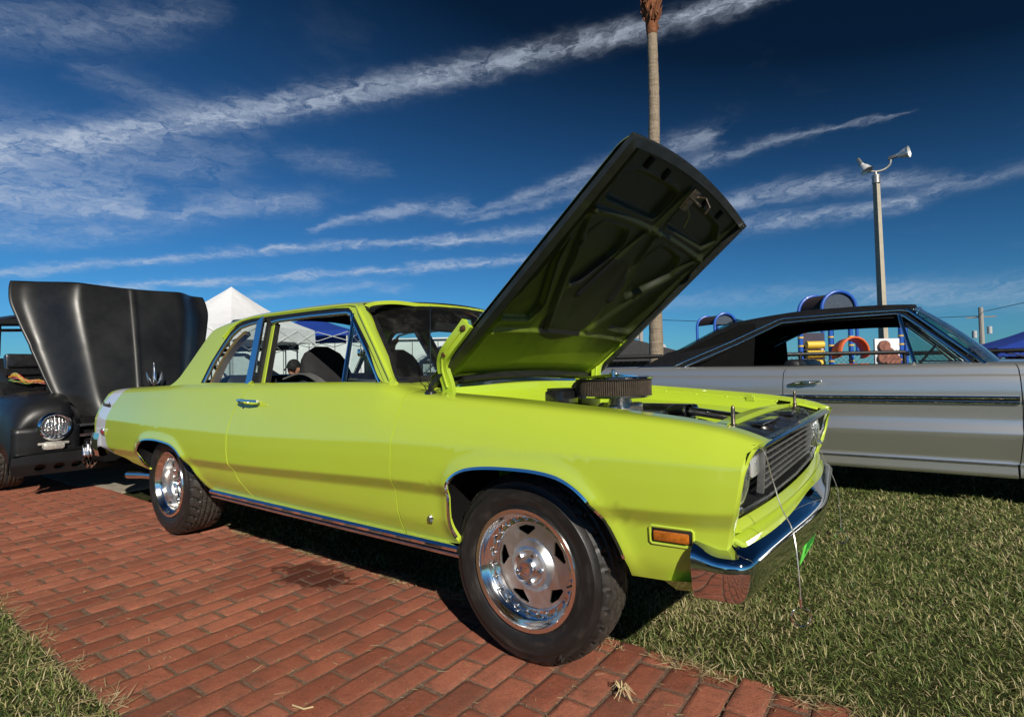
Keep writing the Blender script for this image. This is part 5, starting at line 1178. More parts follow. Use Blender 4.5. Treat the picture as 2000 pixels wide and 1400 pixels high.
for s in (-1, 1): mb = MB(); mb.grid(lambda u, v: (u, s*(.80-.37*(v-1.0)*.9), min(v, 1.0+(u+.95)*.46+.0)), np.linspace(-.95, -.02, 8), np.linspace(.95, 1.36, 6)); mb.build('quarter_lining', M_DARK, sv)
for sgn in (-1, 1):
    S = lambda pts, off=0.: son(pts, sgn, off)
    MB().tube(S([(-.68, 1.008), (-.236, 1.196), (.15, 1.372), (.20, 1.384), (.673, 1.392), (1.010, 1.390), (1.060, 1.378)], .008), 1., up=(0, 1, 0), sec=ELL(.009, .010)).build('drip_moulding', M_CHROME, sv, angle=80)
    MB().tube(S([(-.60, .998), (-.165, 1.183), (.185, 1.350), (.54, 1.364), (.985, 1.368)], .0), 1., up=(0, 1, 0), sec=ELL(.008, .009)).build('window_moulding', M_CHROME, sv, angle=80)
    MB().tube(S([(1.050, 1.392), (1.273, 1.172), (1.475, .968)], .010), 1., up=(0, 1, 0), sec=ELL(.013, .011)).build('windshield_pillar_trim', M_CHROME, sv, angle=80)
    MB().tube(S([(.99, 1.365), (1.035, 1.345), (1.25, 1.142), (1.40, .985)], .0), 1., up=(0, 1, 0), sec=ELL(.012, .010)).build('vent_frame', M_CHROME, sv, angle=80)
    MB().tube(S([(1.000, 1.352), (1.084, .992)], .0), 1., up=(0, 1, 0), sec=ELL(.013, .011)).build('vent_divider', M_CHROME, sv, angle=80)
    MB().tube([(x, sgn*.862, 1.000) for x in (-1.03, -.68)], .012, 6).build('roof_base_moulding', M_CHROME2, sv)
    g = S([(1.03, 1.325), (1.093, 1.00), (1.39, .992)], -.012); mobj('vent_glass', g, [(0, 1, 2)], glass_mat('silver_car_glass', (.62, .76, .74)) if sgn < 0 else bpy.data.materials['silver_car_glass'], sv, False)
    MB().tube(S([(1.11, 1.008), (1.385, .996)], -.012), .006, 6).build('vent_frame', M_CHROME, sv)
def sws(t, v):
    bx, by, bz = 1.49+.16*(1-t*t), .80*t, .975; tx, ty, tz = 1.085+.06*(1-t*t), .62*t, 1.395+.045*(1-t*t)
    return (bx+(tx-bx)*v+.015*math.sin(math.pi*v), by+(ty-by)*v, bz+(tz-bz)*v+.015*math.sin(math.pi*v))
mb = MB(); mb.grid(sws, np.linspace(-1, 1, 17), np.linspace(0, 1, 7)); mb.build('windshield', glass_mat('green_windshield', (.30, .50, .46), .05), sv)
mb = MB(); mb.tube([sws(t, 0) for t in np.linspace(-1, 1, 13)], .010, 6); mb.tube([sws(t, 1) for t in np.linspace(-1, 1, 13)], .010, 6); mb.build('windshield_trim', M_CHROME2, sv)
mb = MB(); mb.grid(lambda u, v: (1.47+u*1.42, v*.82, .984-.035*u-.02*v*v+.025*(1-v*v)), np.linspace(0, 1, 8), np.linspace(-1, 1, 11)); mb.build('hood', M_SILV, sv)
mb = MB(); mb.grid(lambda u, v: (-.98-u*1.85, v*.82, .992-.02*u-.02*v*v), np.linspace(0, 1, 6), np.linspace(-1, 1, 11)); mb.build('trunk_lid', M_SILV, sv)
mb = MB(); mb.grid(lambda u, v: (-.20-.80*u, v*(.60+.18*u), 1.42-.42*u), np.linspace(0, 1, 5), np.linspace(-1, 1, 5)); mb.build('rear_window', glass_mat('rear_glass', (.3, .4, .4)), sv)
mb = MB(); mb.box((.25, 0, .98), (.14, 1.35, .12), .05); mb.box((.45, 0, .62), (.5, 1.3, .2), .05); mb.build('bench_seat', M_VINYL, sv)
mb = MB(); mb.box((1.30, 0, .94), (.35, 1.5, .08), .03); mb.build('dashboard', M_VINYL, sv)
c = Vector((1.12, .38, .98)); n_ = Vector((-.8, 0, .6)).normalized(); e1 = Vector((0, 1, 0)); e2 = n_.cross(e1)
sw = MB(); sw.tube([c+e1*.2*math.cos(a)+e2*.2*math.sin(a) for a in np.linspace(0, 2*math.pi, 31)[:-1]], .011, 6, closed=True, up=n_[:]); sw.build('steering_wheel', M_BLKPAINT, sv)
mb = MB(); mb.box((2.93, 0, .70), (.08, 1.75, .30), .03); mb.build('grille', M_CHROME2, sv); mb = MB(); mb.box((3.0, 0, .46), (.14, 1.88, .16), .04); mb.build('front_bumper', M_CHROME, sv); mb = MB(); mb.box((-2.92, 0, .50), (.14, 1.86, .18), .04); mb.build('rear_bumper', M_CHROME, sv)
# ================================================================== matt black pickup, hood tipped forward
TY = -.175
tk = thing('black_pickup', 'matt black vintage pickup facing the camera with its big hood tipped up on end', 'pickup truck', (0, TY, 0))
def matte_black():
    m = bpy.data.materials.new('satin_black_paint'); m.use_nodes = True; t = NT(m.node_tree); b = t.n['Principled BSDF']
    p = t.new('ShaderNodeTexCoord').outputs['Object']; n = t.noise(p, 2.2, 5, .65); n2 = t.noise(p, 60, 4, .7)
    t.l.new(t.ramp(n, [(.3, (.006, .0065, .0075)), (.7, (.013, .0135, .0145))]), b.inputs['Base Color'])
    t.l.new(t.maprange(n, .3, .75, .34, .46), b.inputs['Roughness']); b.inputs['Specular IOR Level'].default_value = .42
    t.l.new(t.bump(n2, .03, .003), b.inputs['Normal']); return m
M_SATIN = matte_black()
# hood shell
HZ = [(0, .585, .50), (.06, .66, .535), (.14, .77, .585), (.26, .93, .645), (.46, 1.23, .735), (.68, 1.52, .825), (.84, 1.72, .868), (.94, 1.83, .86), (1, 1.885, .845)]
def hood_t(v, y):     # v across -1..1, y up 0..1
    z = float(interp(np.array([y]), HZ, 1)[0]); h = float(interp(np.array([y]), HZ, 2)[0])
    a = abs(v)
    # face: crowned middle, shoulders rolling away, slight lip at the very edge
    q = min(1, max(0, (a-.47-.06*(1-y))/.44)); q = q*q*(3-2*q)
    fwd = -.03*a*a-.34*q*(.45+.55*y)
    fwd += .018*math.exp(-(a*h/.014)**2)*(1 if y > .12 else y/.12)
    fwd += -.30*y**1.15+.05*math.exp(-((y-.03)/.10)**2)*(1-a*.6)
    zt = z-.10*max(0, a-.86)**1.2*(8 if v < 0 else 3)*max(0, y-.86)-.035*(y > .5)*math.cos(a*math.pi*.9)*.5*y+.02*(y > .5)*y
    return (-4.93+fwd, v*h+.03*y, zt)
mb = MB(); mb.grid(hood_t, np.linspace(-1, 1, 81), np.linspace(0, 1, 50)); th = mb.build('hood', M_SATIN, tk, angle=None); fix_normals(th)
sm = th.modifiers.new('thick', 'SOLIDIFY'); sm.thickness = .014; sm.offset = 0
# hood ornament: a dart with two fins
mb = MB(); mb.tube([(0, 0, .27), (.006, 0, .18), (.012, 0, .08), (.012, 0, .0), (.004, 0, -.03)], [.003, .012, .020, .022, .012], 12, up=(0, 1, 0))
for s in (-1, 1): mb.tube([(0, s*.03, .0), (.012, s*.055, .03), (.012, s*.070, .08), (.004, s*.085, .155)], [.012, .020, .016, .003], 10, up=(1, 0, 0))
o = mb.build('hood_ornament', M_CHROME2, tk); o.location = (-4.90, .10, .93); o.scale = (1, .8, .8)
# right and left fenders: rounded pods with the lamp tunnel
def fender(sgn):
    mb = MB()
    prof = [(-4.88, .60), (-4.86, .70), (-4.90, .79), (-5.02, .85), (-5.3, .885), (-5.7, .89), (-6.15, .86), (-6.6, .70), (-6.85, .45)]
    P = spline(prof, 5)
    def f(u, v):
        i = int(round(u)); x, z = P[i]; ang = v*math.pi/2   # v 0 top centreline .. 1 outer skirt
        yo = .56+.40*math.sin(ang)**.8; zz = z-(1-math.cos(ang))**1.3*.34-.20*max(0, v-.75)*4*.7
        xx = x-.10*max(0, v)**2*(1 if x > -5.2 else .2)
        return (xx, sgn*yo, zz)
    mb.grid(f, list(range(len(P))), np.linspace(0, 1.0, 14)); o = fix_normals(mb.build('front_fender', M_SATIN, tk)); sm = o.modifiers.new('thick', 'SOLIDIFY'); sm.thickness = .01
    mb = MB(); mb.grid(lambda u, v: (-4.88-.05*u**3*0-.10*max(0, (v-.5))**2-.04*max(0, u-.7)*3, sgn*(.50+.45*u), .60+.0-.34*v+.0*u), np.linspace(0, 1, 10), np.linspace(0, 1, 8)); o = fix_normals(mb.build('fender_face', M_SATIN, tk)); o.modifiers.new('thick', 'SOLIDIFY').thickness = .01
    # lamp cove
    mb = MB(); mb.lathe([(.118, .0), (.150, .005), (.19, -.03), (.23, -.10)], 48, 'x'); o = mb.build('lamp_cove', M_SATIN, tk); o.location = (-4.89, sgn*.675, .60); o.scale = (1, 1, .95)
    mb = MB(); mb.lathe([(.086, -.01), (.090, .022), (.104, .034), (.118, .022), (.124, -.01)], 56, 'x'); o = mb.build('headlight_ring', M_CHROME, tk, angle=50); o.location = (-4.872, sgn*.675, .598)
    mb = MB(); mb.lathe([(0, .030), (.03, .028), (.06, .021), (.085, .005), (.09, -.01)], 40, 'x'); o = mb.build('headlight', M_HLGLASS, tk); o.location = (-4.875, sgn*.675, .598)
    mb = MB(); mb.box((0, 0, 0), (.07, .155, .072), .028); mb.box((-.01, 0, .02), (.05, .21, .02), .005); o = mb.build('parking_lamp', mat('frosted_lens', (.42, .40, .36), .35, .25, noise=.35, nscale=50) if sgn < 0 else MATS['frosted_lens'], tk); o.location = (-4.86, sgn*.685, .437)
def lamp_glass():
    m = bpy.data.materials.new('headlamp_glass'); m.use_nodes = True; t = NT(m.node_tree); b = t.n['Principled BSDF']
    p = t.new('ShaderNodeTexCoord').outputs['Object']; x, y, z = t.xyz(p)
    w1 = t.m('SINE', t.m('MULTIPLY', y, 260.)); n = t.noise(p, 28, 4, .7)
    b.inputs['Metallic'].default_value = .95; b.inputs['Base Color'].default_value = (.72, .72, .70, 1); b.inputs['Roughness'].default_value = .12; b.inputs['Coat Weight'].default_value = 1.
    t.l.new(t.bump(t.m('ADD', t.m('MULTIPLY', w1, .3), t.m('MULTIPLY', n, 2.)), .8, .012), b.inputs['Normal']); return m
M_HLGLASS = lamp_glass()
for s in (-1, 1): fender(s)
for o in bpy.data.objects:
    if o.parent == car and o.name.startswith('headlight') and 'ring' not in o.name and 'screw' not in o.name: o.data.materials[0] = M_HLGLASS
# grille: two bright bars in a dark mouth
mb = MB(); mb.box((-5.02, 0, .52), (.16, 1.10, .28), .02); mb.build('grille_mouth', M_DARK, tk)
for z in (.590, .500):
    MB().tube(spline([(-4.92, -.56, z), (-4.89, -.3, z+.008), (-4.88, 0, z+.010), (-4.89, .3, z+.008), (-4.92, .56, z)], 5), 1., up=(0, 0, 1), sec=[(-.02, -.012), (.012, -.016), (.02, 0), (.008, .012), (-.02, .010)]).build('grille_bar', M_CHROME2, tk, angle=50)
MB().box((-4.90, -.28, .545), (.04, .05, .07), .01).build('grille_tooth', M_CHROME2, tk)
# bumper apron with punched holes
def apron(u, v):
    return np.stack([-4.80-.06*np.abs(u)**4+.0*v-.03*np.clip((.30-v)/.1, 0, 1), u*.96, v], 1)
holes = []
for y in (-.78, -.655, -.535, -.28, .28, .535, .655, .78): holes.append([((y+.038*math.cos(a))/.96, .262+.030*math.sin(a)) for a in np.linspace(0, 2*math.pi, 21)[:-1]])
panel('bumper_apron', [(-1, .235), (-.97, .205), (0, .205), (.97, .205), (1, .235), (1, .355), (.9, .375), (0, .40), (-.9, .375), (-1, .355)], apron, M_SATIN, tk, .03, holes=holes, flange=.03)
mb = MB(); mb.box((-4.93, 0, .30), (.04, 1.8, .20), .01); mb.build('apron_hole_shade', M_DARK, tk)  # dark sheet added so the punched holes look shaded
mb = MB(); mb.grid(lambda u, v: (-4.80-.06*abs(u)**4-.14*v, u*.95, .378+.02*(1-u*u)+.03*v), np.linspace(-1, 1, 21), np.linspace(0, 1, 4)); mb.build('bumper_shelf', M_SATIN, tk)
for y in (-.45, .45):
    mb = MB()
    for k, (dy, h_, f_) in enumerate(((-.045, .10, 0), (-.022, .15, .014), (.006, .16, .02), (.030, .13, .008))):
        mb.tube([(-4.80+f_, y+dy, .34-h_*.75), (-4.775+f_, y+dy, .34-h_*.55), (-4.765+f_, y+dy, .34), (-4.775+f_, y+dy, .34+h_*.55), (-4.80+f_, y+dy, .34+h_*.75)], [.006, .015, .017, .015, .006], 12)
    mb.build('bumper_guard', M_CHROME2, tk)
# cab
mb = MB(); mb.box((-6.35, 0, 1.02), (.10, 1.42, .50), .03); mb.build('firewall', M_BLKPAINT, tk)
mb = MB(); mb.grid(lambda u, v: (-6.30-.35*v, u*.74, 1.10+.16*math.sin(v*math.pi/2)-.03*u*u), np.linspace(-1, 1, 13), np.linspace(0, 1, 6)); o = mb.build('cowl', M_SATIN, tk)
mb = MB(); mb.tube([(-6.24, -.72, 1.06), (-6.24, 0, 1.09), (-6.24, .72, 1.06)], .022, 10); mb.tube([(-6.26, -.70, 1.14), (-6.26, .0, 1.165), (-6.26, .70, 1.14)], .014, 8); mb.build('cowl_seal', M_BLKPAINT, tk)
cabr = MB(); cabr.grid(lambda u, v: (-6.62-1.25*v-.06*(1-u*u)*0, u*.78*(1-.06*abs(v-.5)), 1.56+.20*(1-abs(u)**3)**.5*(1-.25*abs(2*v-1)**3)), np.linspace(-1, 1, 19), np.linspace(0, 1, 10)); o = fix_normals(cabr.build('cab_roof', M_SATIN, tk))
vis = MB(); vis.tube([(-6.56, -.74, 1.60), (-6.50, 0, 1.64), (-6.56, .74, 1.60)], 1., up=(0, 0, 1), sec=[(-.10, .03), (.06, -.02), (.075, -.035), (.06, -.03), (-.10, -.02)]); vis.build('sun_visor', M_SATIN, tk)
vis = MB(); vis.tube([(-6.60, -.74, 1.52), (-6.56, 0, 1.56), (-6.60, .74, 1.52)], .016, 8); vis.build('windshield_header', M_CHROME2, tk)
mb = MB()
for s in (-1, 1): mb.tube([(-6.62, s*.72, 1.26), (-6.68, s*.70, 1.58)], .035, 8); mb.tube([(-7.80, s*.72, 1.20), (-7.78, s*.70, 1.58)], .06, 8)
mb.build('cab_pillars', M_SATIN, tk)
mb = MB(); mb.grid(lambda u, v: (-6.60-.06*v, u*.70, 1.24+.32*v), np.linspace(-1, 1, 7), [0, 1]); mb.build('windshield', M_GLASSC, tk)
mb = MB(); mb.box((-7.2, 0, .82), (1.2, 1.50, .80), .08); mb.build('cab_lower', M_SATIN, tk)
mb = MB(); mb.box((-7.84, 0, 1.14), (.06, 1.40, .16), .02); mb.build('cab_back', M_SATIN, tk)
mb = MB(); mb.box((-8.95, 0, .85), (2.0, 1.40, .50), .06); mb.build('cargo_bed', M_SATIN, tk)
mb = MB(); mb.box((-5.75, 0, .50), (1.3, .9, .3), .05); mb.box((-5.7, 0, .74), (.6, .5, .22), .05); mb.build('engine', M_IRON, tk)
mb = MB(); mb.box((-5.6, 0, .38), (2.3, .9, .18), .02); mb.box((-7.5, 0, .34), (3.5, 1.0, .14), .02); mb.build('chassis', M_DARK, tk)
mb = MB(); mb.box((-6.27, -.62, .99), (.05, .42, .26), .01); mb.build('fuse_panel', M_BLKPAINT, tk)
M_W = [mat('wire_red', (.55, .03, .02), .4), mat('wire_yellow', (.62, .50, .05), .4), mat('wire_pink', (.6, .2, .25), .4), mat('wire_green', (.12, .35, .08), .4)]
rs = random.Random(5)
for k in range(14):
    y0 = -.70+.03*rs.random(); z0 = 1.00+.06*rs.random(); pts = [(-6.23, y0, z0), (-6.20, y0+.05, z0+rs.uniform(-.03, .03)), (-6.19, y0+.12, .98+rs.uniform(-.02, .02)), (-6.20, y0+.22, .985+rs.uniform(-.02, .02)), (-6.22, y0+.34, .97+rs.uniform(-.04, .02))]
    MB().tube(spline(pts, 4), .0024, 5).build('ignition_wire', M_W[k % 4], tk)
mb = MB(); mb.box((-6.22, -.36, .90), (.06, .10, .09), .01); mb.build('relay_box', M_BLKPAINT, tk)
mb = MB(); mb.box((-6.185, -.36, .915), (.01, .07, .03), .002); mb.build('relay_label', M_W[0], tk)
src = [o for o in car.children if o.name.startswith('wheel') and not o.name.startswith('wheel_')][1]
for wx in (-5.72, -8.35):
    for s in (-1, 1):
        wo = src.copy(); col.objects.link(wo); wo.parent = tk; wo.location = (wx, s*.84, .33); wo.scale = (1, -1 if s > 0 else 1, 1)
        for ch in src.children: c2_ = ch.copy(); col.objects.link(c2_); c2_.parent = wo
# ================================================================== palm
M_TRUNK = bpy.data.materials.new('palm_bark'); M_TRUNK.use_nodes = True
t = NT(M_TRUNK.node_tree); b = t.n['Principled BSDF']; p = t.new('ShaderNodeTexCoord').outputs['Object']; x, y, z = t.xyz(p)
rings = t.noise(t.comb(t.m('MULTIPLY', x, 1.5), t.m('MULTIPLY', y, 1.5), t.m('MULTIPLY', z, 14.)), 1.6, 6, .7); n2 = t.noise(t.comb(t.m('MULTIPLY', x, 30.), t.m('MULTIPLY', y, 30.), t.m('MULTIPLY', z, 4.)), 1., 5, .7)
t.l.new(t.ramp(t.m('ADD', t.m('MULTIPLY', rings, .6), t.m('MULTIPLY', n2, .4)), [(.32, (.13, .10, .07)), (.5, (.26, .205, .145)), (.68, (.36, .29, .21))]), b.inputs['Base Color']); b.inputs['Roughness'].default_value = .9
t.l.new(t.bump(t.m('ADD', rings, n2), .8, .03), b.inputs['Normal'])
pt = thing('palm_tree', 'tall palm with a bare grey brown trunk rising behind the raised lime hood', 'palm tree', (-4.02, 10.5, 0))
mb = MB(); rs = random.Random(8); pts = []; rr = []
for k in range(70):
    z = k*.132; pts.append((.19*(z/9)+.025*math.sin(z*1.1), -.06*(z/9)+.02*math.sin(z*.8+1), z)); rr.append((.215 if z < .3 else .165+.025*math.exp(-z/1.5)-.0052*z)+rs.uniform(-.004, .004)+.004*(k % 2))
mb.tube(pts, rr, 20, up=(0, 1, 0)); mb.build('trunk', M_TRUNK, pt)
top = Vector(pts[-1]); M_BOOT = mat('palm_boots', (.17, .060, .022), .85, noise=.5, nscale=12); M_FROND = mat('palm_frond', (.05, .09, .02), .5, noise=.3)
mb = MB()
for k in range(190):
    z = 9.38+rs.random()**.7*1.55; a = rs.uniform(0, 6.28); r0_ = .10+.05*min(1, max(0, (z-8.9)/.5)); l = rs.uniform(.12, .34); dn = rs.choice((-1, 1, 1))
    p0 = Vector((top.x+r0_*math.cos(a), top.y+r0_*math.sin(a), z)); p1 = p0+Vector((math.cos(a)*.07, math.sin(a)*.07, dn*l*.6)); p2 = p1+Vector((math.cos(a)*.05, math.sin(a)*.05, dn*l*.4))
    mb.tube([p0, p1, p2], [.03, .024, .006], 5, up=(.3, .4, .1))
mb.tube([(top.x, top.y, 9.1), (top.x, top.y, 9.55), (top.x, top.y, 11)], [.13, .16, .17], 12)
kind(mb.build('old_leaf_bases', M_BOOT, pt), 'stuff')
mb = MB()
for k in range(26):
    a = rs.uniform(0, 6.28); elv = rs.uniform(.1, 1.2); L_ = 1.9; c = Vector((math.cos(a)*math.cos(elv), math.sin(a)*math.cos(elv), math.sin(elv))); base_ = Vector((top.x, top.y, 11.2)); tip = base_+c*1.2
    mb.tube([base_, tip], .02, 5, up=(.2, .3, .9))
    side = c.cross(Vector((0, 0, 1))).normalized(); upv = side.cross(c)
    for j in range(22):
        th = (j-10.5)/10.5*2.0; dr_ = (c*math.cos(th)+side*math.sin(th)).normalized(); e_ = tip+dr_*rs.uniform(.75, .95)-Vector((0, 0, .15)); w_ = dr_.cross(upv).normalized()*.022
        mb.add([tip, tip+(e_-tip)*.5+w_, e_, tip+(e_-tip)*.5-w_], [(0, 1, 2, 3)])
kind(mb.build('fronds', M_FROND, pt), 'stuff')
# ================================================================== lamp post
lp = thing('floodlight_pole', 'concrete pole with two bell shaped floodlights standing behind the silver car', 'lamp post', (.44, 15.76, 0))
mb = MB(); mb.tube([(0, 0, 0), (-.05, -.14, 6.0)], [.088, .060], 4, up=(.59, .8, 0), sec=[(-1, -1), (1, -1), (1, 1), (-1, 1)]); mb.build('pole', mat('pole_concrete', (.40, .36, .28), .85, noise=.12, nscale=5), lp, False)
mb = MB(); mb.tube([(-.05, -.14, 5.9), (-.05, -.14, 6.12)], .10, 12); mb.tube([(-.05, -.14, 6.1), (-.05, -.14, 6.22)], .03, 8); mb.tube(spline([(-.42, -.32, 6.62), (-.40, -.31, 6.42), (-.28, -.25, 6.28), (-.05, -.14, 6.22), (.14, -.03, 6.27), (.27, .04, 6.40), (.30, .06, 6.62)], 5), .028, 8); mb.build('bracket', M_BLKPAINT if False else mat('galvanised', (.35, .34, .32), .4, .7), lp)
M_SHADE = mat('spun_aluminium', (.80, .81, .79), .45, .45, noise=.1)
for (c0, dirv, sc_) in (((.30, .06, 6.58), (.88, -.24, .08), 1.), ((-.42, -.32, 6.56), (.40, -.2, -.75), 1.)):
    c0 = Vector(c0); dv = Vector(dirv).normalized(); q = dv.to_track_quat('Z', 'Y').to_matrix()
    sh = MB(); sh.lathe([(.05, 0), (.06, .05), (.11, .14), (.125, .20), (.150, .27), (.155, .275), (.146, .268), (.115, .20), (.10, .15), (.04, .08)], 28, 'z')
    sh.V = [tuple(q @ Vector(v)+c0+dv*.14) for v in sh.V]; fix_normals(sh.build('lamp_shade', M_SHADE, lp))
    bl = MB(); bl.box((0, 0, 0), (.09, .09, .24), .02, q); bl.V = [tuple(Vector(v)+c0+dv*.05) for v in bl.V]; bl.build('ballast_box', MATS['galvanised'], lp)
# ================================================================== playground
pg = thing('playground', 'blue and purple playground tower with an orange tube slide, seen through the silver car', 'playground', (0, 0, 0))
M_PBLUE = mat('play_blue', (.015, .09, .42), .4, coat=.3); M_PPUR = mat('play_purple', (.035, .030, .055), .6, noise=.15); M_PORG = mat('play_orange', (.62, .12, .035), .4, noise=.1); M_PYEL = mat('play_yellow', (.70, .48, .06), .4); M_PRED = mat('play_red', (.50, .07, .05), .4); M_WHT = mat('white_panel', (.72, .72, .74), .5)
for nm, (xa, ya), (xb, yb), z0, r in (('a', (-.42, 13.85), (-1.02, 14.30), 2.40, .44), ('b', (-3.60, 15.28), (-4.28, 15.72), 2.30, .33)):
    A_ = Vector((xa, ya, z0)); B2 = Vector((xb, yb, z0)); ax = (B2-A_).normalized(); sd_ = Vector((.80, .60, 0))
    arc = lambda C_, rr_: [C_+sd_*rr_*math.cos(a)+Vector((0, 0, 1))*rr_*math.sin(a) for a in np.linspace(0, math.pi, 21)]
    for C_ in (A_, B2+Vector((0, 0, -.02))): MB().tube([C_+sd_*r+Vector((0, 0, -1.2))]+arc(C_, r)+[C_-sd_*r+Vector((0, 0, -1.2))], .042, 8, up=ax[:]).build('arch_hoop', M_PBLUE, pg)
    mb = MB(); V = arc(A_, r*.92)+arc(B2, r*.90); mb.add(V, [(i, i+1, 22+i, 21+i) for i in range(20)]); mb.build('tunnel_roof', mat('tunnel_mesh', (.03, .02, .02), .8) if nm == 'a' else MATS['tunnel_mesh'], pg)
    mb = MB(); V = arc(A_+ax*.03, r*.9); mb.add(V, [tuple(range(21))]); mb.build('tunnel_panel', mat('smoky_panel', (.05, .065, .09), .3) if nm == 'a' else MATS['smoky_panel'], pg)
c_ = lambda k, z, dx=0.: (-.9+.80*k+dx, 12.35+.60*k, z)
def rotbox(mb, k, z, w_, h_, d_=.05, off=0.):
    rm = Matrix.Rotation(math.atan2(.6, .8), 3, 'Z'); mb.box((-.9+.80*k-.6*off, 12.35+.60*k+.8*off, z), (w_, d_, h_), .0, rm); return mb
for k in (-.95, -.22, .50, .98, 2.18, 2.3): MB().tube([c_(k, 0), c_(k, 2.0 if k > -.5 else 1.45)], .055 if k < 2.2 else .045, 10).build('post', M_PBLUE, pg)
for k in (-.22, .50, .98, 2.18): 
    mb = MB()
    for z in (1.05, 1.42, 1.62): mb.tube([c_(k, z), c_(k, z+.035)], .064, 10)
    mb.build('post_clamps', M_PYEL, pg)
rotbox(MB(), .10, 1.10, .58, 1.30, off=.10).build('activity_panel', M_PPUR, pg)
for z in (1.02, 1.24, 1.46):
    mb = MB(); mb.tube([c_(-.12, z), c_(.28, z)], .085, 12); o = mb.build('spinner_roll', M_PYEL, pg); o.location = (.04, -.06, 0)
    MB().tube([c_(-.16, z-.11), c_(.32, z-.11)], .014, 6).build('spinner_rod', M_WHT, pg)
rotbox(MB(), .74, .55, .44, .62, off=.02).build('lower_panel', M_PPUR, pg)
rotbox(MB(), 1.85, 1.10, .62, .95, off=.01).build('picture_panel', M_WHT, pg)
mb = MB()
for (k, z, r) in ((1.74, 1.40, .13), (1.84, 1.24, .12), (1.94, 1.05, .17), (1.70, 1.12, .12), (1.98, .86, .14)): mb.tube([c_(k, z), (c_(k, z)[0]+.05, c_(k, z)[1]-.07, z)], r, 18)
o = mb.build('picture_shapes', mat('printed_brown', (.20, .075, .05), .5, noise=.5, nscale=14), pg)
# hooded slide mouth
mb = MB(); K1 = []
for i, (dd, rr_, zz) in enumerate(((0, .36, 1.20), (.30, .36, 1.22), (.55, .34, 1.26))):
    for a in np.linspace(-.25, math.pi+.25, 17): K1.append((-.18+.80*rr_*math.cos(a)+.6*dd*.6, 12.55+.60*rr_*math.cos(a)-.8*dd*.6, zz+rr_*math.sin(a)*1.05))
mb.add(K1, [(i*17+j, i*17+j+1, (i+1)*17+j+1, (i+1)*17+j) for i in range(2) for j in range(16)]); o = mb.build('slide_hood', M_PORG, pg); sm = o.modifiers.new('t', 'SOLIDIFY'); sm.thickness = .04
mb = MB()
for q in (0, .26, .52): mb.tube([(-.26+q*.8, 12.3+q*.6, .98), (-.05+q*.8, 11.95+q*.6, .78)], 1., up=(0, 0, 1), sec=RECT(.10, .02))
mb.build('slide_chute', M_PORG, pg)
for j in range(9): MB().tube([c_(-2.0+j*.16, .5), c_(-2.0+j*.16, .86+j*.07)], .016, 6).build('stair_rail_bar', M_PRED, pg)
MB().tube([c_(-2.05, .86), c_(-.6, 1.50)], .028, 8).build('stair_rail', M_PRED, pg)
for j in range(6): MB().tube([c_(-3.3+j*.17, .4), c_(-3.3+j*.17, 1.05)], .02, 6).build('rope_bar', [M_PRED, M_WHT, M_PYEL][j % 3], pg)
rotbox(MB(), -1.15, 1.0, .24, 1.1).build('side_panel', M_WHT, pg)
rotbox(MB(), -.75, .9, .30, 1.0, off=.3).build('side_panel', M_PPUR, pg)
# ================================================================== chain link fence
fn_ = thing('chain_link_fence', 'black chain link fence crossing the field behind the silver car', 'fence', (0, 0, 0))
M_FBLK = mat('fence_black', (.006, .006, .007), .5, noise=.3)
segs = [((-6.5, 5.1), (-2.45, 6.84), 1.19), ((-2.45, 6.84), (.95, 9.28), 1.175), ((.95, 9.28), (8.5, 9.6), 1.15)]
wires = MB()
for (a, b_, zt) in segs:
    a = Vector((*a, 0)); b_ = Vector((*b_, 0)); L_ = (b_-a).length; dirn = (b_-a)/L_
    MB().tube([a+Vector((0, 0, zt)), b_+Vector((0, 0, zt))], .034, 8).build('top_rail', M_FBLK, fn_)
    k = 0.
    while k < L_: q = a+dirn*k; MB().tube([q, q+Vector((0, 0, zt+.05))], .03, 8).build('fence_post', M_FBLK, fn_); k += 2.4
    s = .085; n = int(L_/s)
    for i in range(n):
        for sg in (1, -1):
            x0_ = i*s; z0_ = .30; zz = zt; run = (zz-z0_); p0 = a+dirn*x0_; x1_ = x0_+sg*run
            e1_ = min(max(x1_, 0), L_); z1_ = z0_+abs(e1_-x0_)
            wires.tube([p0+Vector((0, 0, z0_)), a+dirn*e1_+Vector((0, 0, z1_))], .0028, 3, cap=False)
    for i in range(int(L_/.05)):
        q = a+dirn*i*.05; wires.tube([q+Vector((0, 0, zt-.03)), q+Vector((0, 0, zt+.045))], .005, 3, cap=False)
kind(wires.build('wire_mesh', M_FBLK, fn_), 'stuff')
